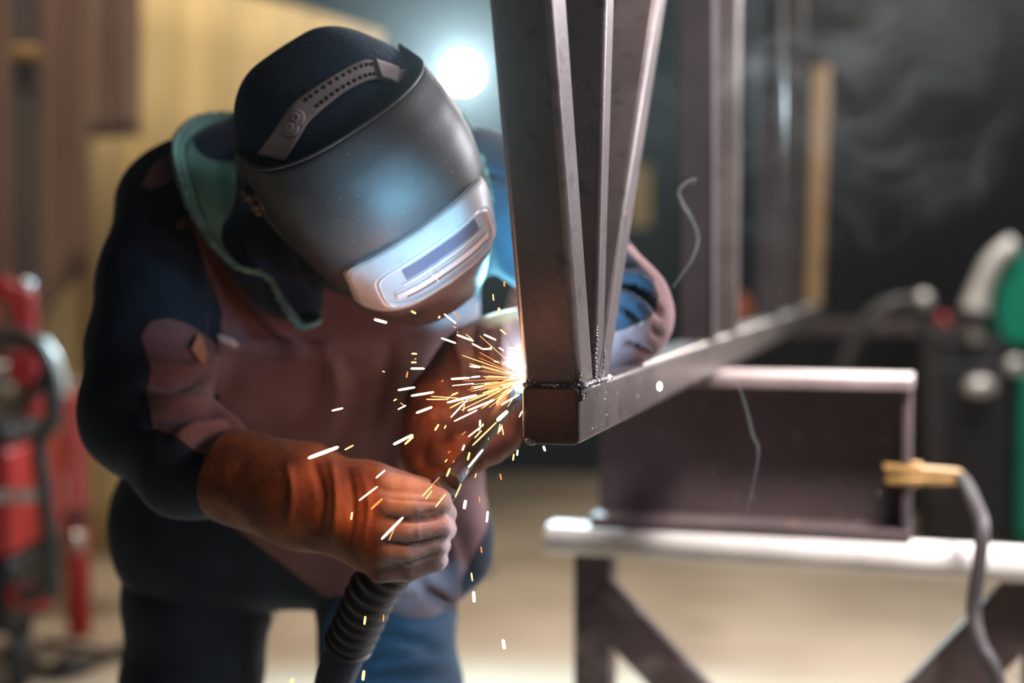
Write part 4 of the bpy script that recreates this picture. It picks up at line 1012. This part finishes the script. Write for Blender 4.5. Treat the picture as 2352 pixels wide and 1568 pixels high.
gb = thing('gas_bottle', G(172, 5.0), 'faded pinkish-red gas bottle standing right of the welding machine', 'gas bottle')
z0, z1 = zz(1185, 5.0), zz(895, 5.0)
cq = G(172, 5.0)
MB().add(*lathe(cq, (0, 0, 1), [(0, 0.036), (0.004, 0.044), (z1 - 0.03, 0.044), (z1 - 0.012, 0.03), (z1, 0.014)])).build('cylinder', M['pink_red'], gb)
MB().add(*lathe(cq + Z * z1, (0, 0, 1), [(-0.005, 0.012), (0.015, 0.012), (0.018, 0.022), (0.034, 0.022), (0.036, 0.008), (0.045, 0)])).build('valve', M['silver'], gb)
MB().add(*lathe(cq + Z * zz(1185, 5.0), (0, 0, 1), [(-0.02, 0.0465), (0.0, 0.0475), (0.02, 0.0465)])).build('lower_band', M['black'], gb)
MB().add(*box(P(132, 1130, 4.9), (0.055, 0.03, 0.13), bev=0.012)).build('tag', M['silver'], gb)
gb2 = thing('fire_extinguisher', G(178, 4.7), 'small red cylinder with chrome cap, low beside the welder', 'fire extinguisher')
zt2 = zz(1275, 4.7); cq = G(176, 4.7)
MB().add(*lathe(cq, (0, 0, 1), [(0, 0.028), (0.004, 0.039), (zt2 - 0.02, 0.039), (zt2, 0.02)])).build('cylinder', M['red'], gb2)
MB().add(*ball(P(176, 1237, 4.7), 0.028, 16)).build('cap', M['chrome'], gb2)
MB().add(*lathe(cq + Z * (zt2 - 0.005), (0, 0, 1), [(0, 0.012), (0.04, 0.012)])).build('neck', M['silver'], gb2)
fc = [P(60, 1440, 4.3), P(140, 1400, 4.2), P(200, 1355, 4.3), P(290, 1300, 4.5), P(420, 1290, 4.7)]
for q in fc: q[2] = 0.02
o = link_mesh('floor_cable', *tube(fc, 0.014, 10, smooth_pts=8), M['black']); tag(o, 'black cable on the floor running behind the welder', 'cable')
fc = [P(100, 1340, 4.6), P(220, 1440, 4.5), P(330, 1490, 4.4), P(600, 1500, 4.4)]
for q in fc: q[2] = 0.012
o = link_mesh('floor_cable', *tube(fc, 0.010, 10, smooth_pts=8), M['grey_cable']); tag(o, 'grey cable crossing the floor at lower left', 'cable')
q = P(165, 1545, 4.3); q[2] = 0
o = MB().add(*lathe(q, (0, 0, 1), [(0, 0.06), (0.02, 0.06), (0.04, 0.045), (0.06, 0.0)])).build('cable_plug', M['black']); tag(o, 'black plug lying on the floor at lower left', 'plug')

# ------------------------------------------------------------------ green machine at right and what stands round it
D = 6.4; k6 = D / 4.4
gm = thing('pillar_drill', G(2370, D), 'green machine with a silver curved guard, at the right edge', 'machine')
MB().add(*box(G(2440, D) + Z * (zz(850, D) + zz(1235, D)) / 2, (0.34 * k6, 0.35, zz(850, D) - zz(1235, D)), bev=0.03)).build('column_body', M['green'], gm)
MB().add(*box(G(2440, D) + Z * zz(1235, D) / 2, (0.42 * k6, 0.45, zz(1235, D)), bev=0.01)).build('base', M['black'], gm)
hq = rrect(0.36 * k6, zz(578, D) - zz(785, D), 0.10, 8)
c_ = P(2402, 682, D)
MB().add(*prism(c_ + np.array([0, -0.17, 0]), c_ + np.array([0, 0.17, 0]), hq, side=(1, 0, 0))).build('head', M['green'], gm)
MB().add(*box(G(2440, D) + Z * (zz(780, D) + zz(855, D)) / 2, (0.26 * k6, 0.28, 0.18), bev=0.01)).build('neck', M['dark_grey'], gm)
MB().add(*tube([P(2238, 715, D - 0.2), P(2250, 668, D - 0.2), P(2282, 600, D - 0.2), P(2330, 560, D - 0.2)], np.array([0.045, 0.034, 0.032, 0.03]) * k6, 16, smooth_pts=8)).build('guard', M['silver'], gm)
MB().add(*ball(P(2252, 888, D - 0.2), 0.05 * k6, 16, (1, 0.6, 0.62))).build('knob', M['silver'], gm)
MB().add(*box(P(2210, 800, D - 0.05), (0.22 * k6, 0.2, 0.07 * k6), bev=0.01)).build('arm', M['dark_grey'], gm)
for px, py, r, m in ((2120, 690, 0.03, 'silver'), (2165, 735, 0.022, 'red'), (2150, 770, 0.024, 'dark_grey'), (2240, 770, 0.026, 'silver'), (2330, 840, 0.03, 'silver')):
    MB().add(*ball(P(px, py, D - 0.17), r * k6, 12)).build('fitting', M[m], gm)
MB().add(*box(G(2210, D) + Z * (zz(830, D)) / 2, (0.24 * k6, 0.3, zz(830, D)), bev=0.02)).build('motor_housing', M['black'], gm)
D2 = 6.0
o = link_mesh('hose', *tube([P(1925, 880, D2), P(1975, 760, D2), P(2020, 715, D2), P(2085, 695, D2 + 0.05), P(2120, 740, D2 + 0.1), P(2135, 860, D2 + 0.15), P(2150, 1150, D2 + 0.15)], 0.032, 14, smooth_pts=8), M['grey_cable'])
tag(o, 'grey hose arching up in front of the dark wall, left of the green machine', 'hose')
bn = thing('work_bench', G(1960, 6.9), 'dark low bench against the back, behind the I-beam', 'bench')
zt_ = zz(735, 6.9)
MB().add(*box(G(1960, 6.9) + Z * (zt_ - 0.03), (1.3, 0.5, 0.06), bev=0.01)).build('top', M['dark_plate'], bn)
MB().add(*box(G(1960, 7.1) + Z * (zt_ / 2 - 0.03), (1.26, 0.06, zt_ - 0.07), bev=0.01)).build('back_panel', M['black'], bn)
for px, dd in ((1960 - 270, 6.72), (1960 + 270, 6.72)):
    MB().add(*prism(G(px, dd), G(px, dd) + Z * (zt_ - 0.055), rrect(0.07, 0.07, 0.01), side=(1, 0, 0))).build('leg', M['black'], bn)
ob = thing('orange_canister', P(1555, 715, 6.88), 'dull orange canister on the dark bench behind the posts', 'canister')
q = G(1700, 6.85); MB().add(*lathe(q + Z * zt_, (0, 0, 1), [(0, 0.05), (0.002, 0.055), (0.09, 0.055), (0.11, 0.03), (0.13, 0.02)])).build('can', mat('orange_enamel', (0.42, 0.11, 0.05), 0.5), ob)
MB().add(*lathe(q + Z * (zt_ + 0.13), (0, 0, 1), [(-0.002, 0.022), (0.02, 0.022), (0.021, 0)])).build('lid', M['dark_grey'], ob)
# pale upright things in the background
for px, y0, y1, dd, wd, m, nm, lab in ((1468, 380, 520, 8.47, 0.13, 'yellow', 'warning_panel', 'pale tan panel on the back wall right of the near uprights'),):
    c0, c1 = P(px + (18 if nm == 'hanging_strip' else 0), y0, dd), P(px - (18 if nm == 'hanging_strip' else 0), y1, dd)
    o = MB().add(*plate(c0, c1, wd, 0.03, np.array([0, -1.0, 0]))).build(nm, M[m], smooth=False); tag(o, lab, 'panel')

# ------------------------------------------------------------------ welding haze in the air of the workshop
def volume(name, density, aniso, col=(1, 1, 1)):
    m = bpy.data.materials.new(name); m.use_nodes = True; nt = m.node_tree; nt.nodes.remove(nt.nodes['Principled BSDF'])
    v = nt.nodes.new('ShaderNodeVolumeScatter'); v.inputs['Color'].default_value = (*col, 1); v.inputs['Density'].default_value = density; v.inputs['Anisotropy'].default_value = aniso
    nt.links.new(v.outputs[0], nt.nodes['Material Output'].inputs['Volume']); return m
o = link_mesh('haze', *box((0.2, 4.05, 1.75), (5.2, 8.7, 3.4)), volume('workshop_haze', 0.0015, 0.86), smooth=False)
tag(o, 'thin welding haze hanging in the air and glowing around the floodlight', 'haze', kind='stuff')

def smoke_noise(name, density, scale, lo, hi, distort, col=(1, 1, 1), aniso=0.3):
    m = bpy.data.materials.new(name); m.use_nodes = True; nt = m.node_tree; nt.nodes.remove(nt.nodes['Principled BSDF']); N = nt.nodes.new; L = nt.links.new
    v = N('ShaderNodeVolumeScatter'); v.inputs['Color'].default_value = (*col, 1); v.inputs['Anisotropy'].default_value = aniso
    tc = N('ShaderNodeTexCoord'); nz = N('ShaderNodeTexNoise'); nz.inputs['Scale'].default_value = scale; nz.inputs['Detail'].default_value = 7; nz.inputs['Roughness'].default_value = 0.62; nz.inputs['Distortion'].default_value = distort
    L(tc.outputs['Object'], nz.inputs['Vector'])
    mr = N('ShaderNodeMapRange'); mr.inputs[1].default_value = lo; mr.inputs[2].default_value = hi; L(nz.outputs['Fac'], mr.inputs[0])
    mp = N('ShaderNodeMapping'); mp.inputs['Location'].default_value = (-1, -1, -1); mp.inputs['Scale'].default_value = (2, 2, 2); L(tc.outputs['Generated'], mp.inputs[0])
    ln = N('ShaderNodeVectorMath'); ln.operation = 'LENGTH'; L(mp.outputs[0], ln.inputs[0])
    fl = N('ShaderNodeMapRange'); fl.inputs[1].default_value = 1.0; fl.inputs[2].default_value = 0.25; L(ln.outputs['Value'], fl.inputs[0])
    a = N('ShaderNodeMath'); a.operation = 'MULTIPLY'; L(mr.outputs[0], a.inputs[0]); L(fl.outputs[0], a.inputs[1])
    b = N('ShaderNodeMath'); b.operation = 'MULTIPLY'; L(a.outputs[0], b.inputs[0]); b.inputs[1].default_value = density
    L(b.outputs[0], v.inputs['Density']); L(v.outputs[0], nt.nodes['Material Output'].inputs['Volume']); return m
def puff(px, py, d, rx, ry, rz, m, label):
    o = link_mesh('smoke', *ball(P(px, py, d), 1.0, 20, (rx, ry, rz)), m); tag(o, label, 'smoke', kind='stuff'); return o
puff(1900, 230, 2.35, 0.36, 0.16, 0.27, smoke_noise('drifting_smoke', 0.75, 6.0, 0.47, 0.74, 1.6), 'pale smoke drifting past the far uprights, at upper right')
puff(1194, 790, 1.462, 0.021, 0.018, 0.075, smoke_noise('arc_smoke', 130.0, 24.0, 0.36, 0.68, 1.0), 'bright blue-white smoke rising from the welding arc')
wm = volume('smoke_wisp', 9.0, 0.2)
def wisp(pts, r, d, label):
    q = [P(x, y, d + 0.015 * math.sin(i * 1.3)) for i, (x, y) in enumerate(pts)]; n_ = len(q)
    rr_ = [r * (0.35 + 0.65 * math.sin(math.pi * (i + 0.4) / n_)) for i in range(n_)]
    o = link_mesh('smoke', *tube(q, rr_, 10, smooth_pts=6), wm); tag(o, label, 'smoke', kind='stuff')
wisp([(1545, 660), (1570, 625), (1592, 590), (1604, 545), (1588, 500), (1570, 470), (1560, 440), (1575, 420), (1598, 410), (1590, 425)], 0.0035, 1.66, 'thin curling wisp of smoke in front of the dark uprights')
wisp([(1660, 865), (1695, 885), (1715, 940), (1730, 1000), (1742, 1030), (1735, 1090), (1715, 1180)], 0.003, 1.70, 'thin wisp of smoke hanging in front of the I-beam')
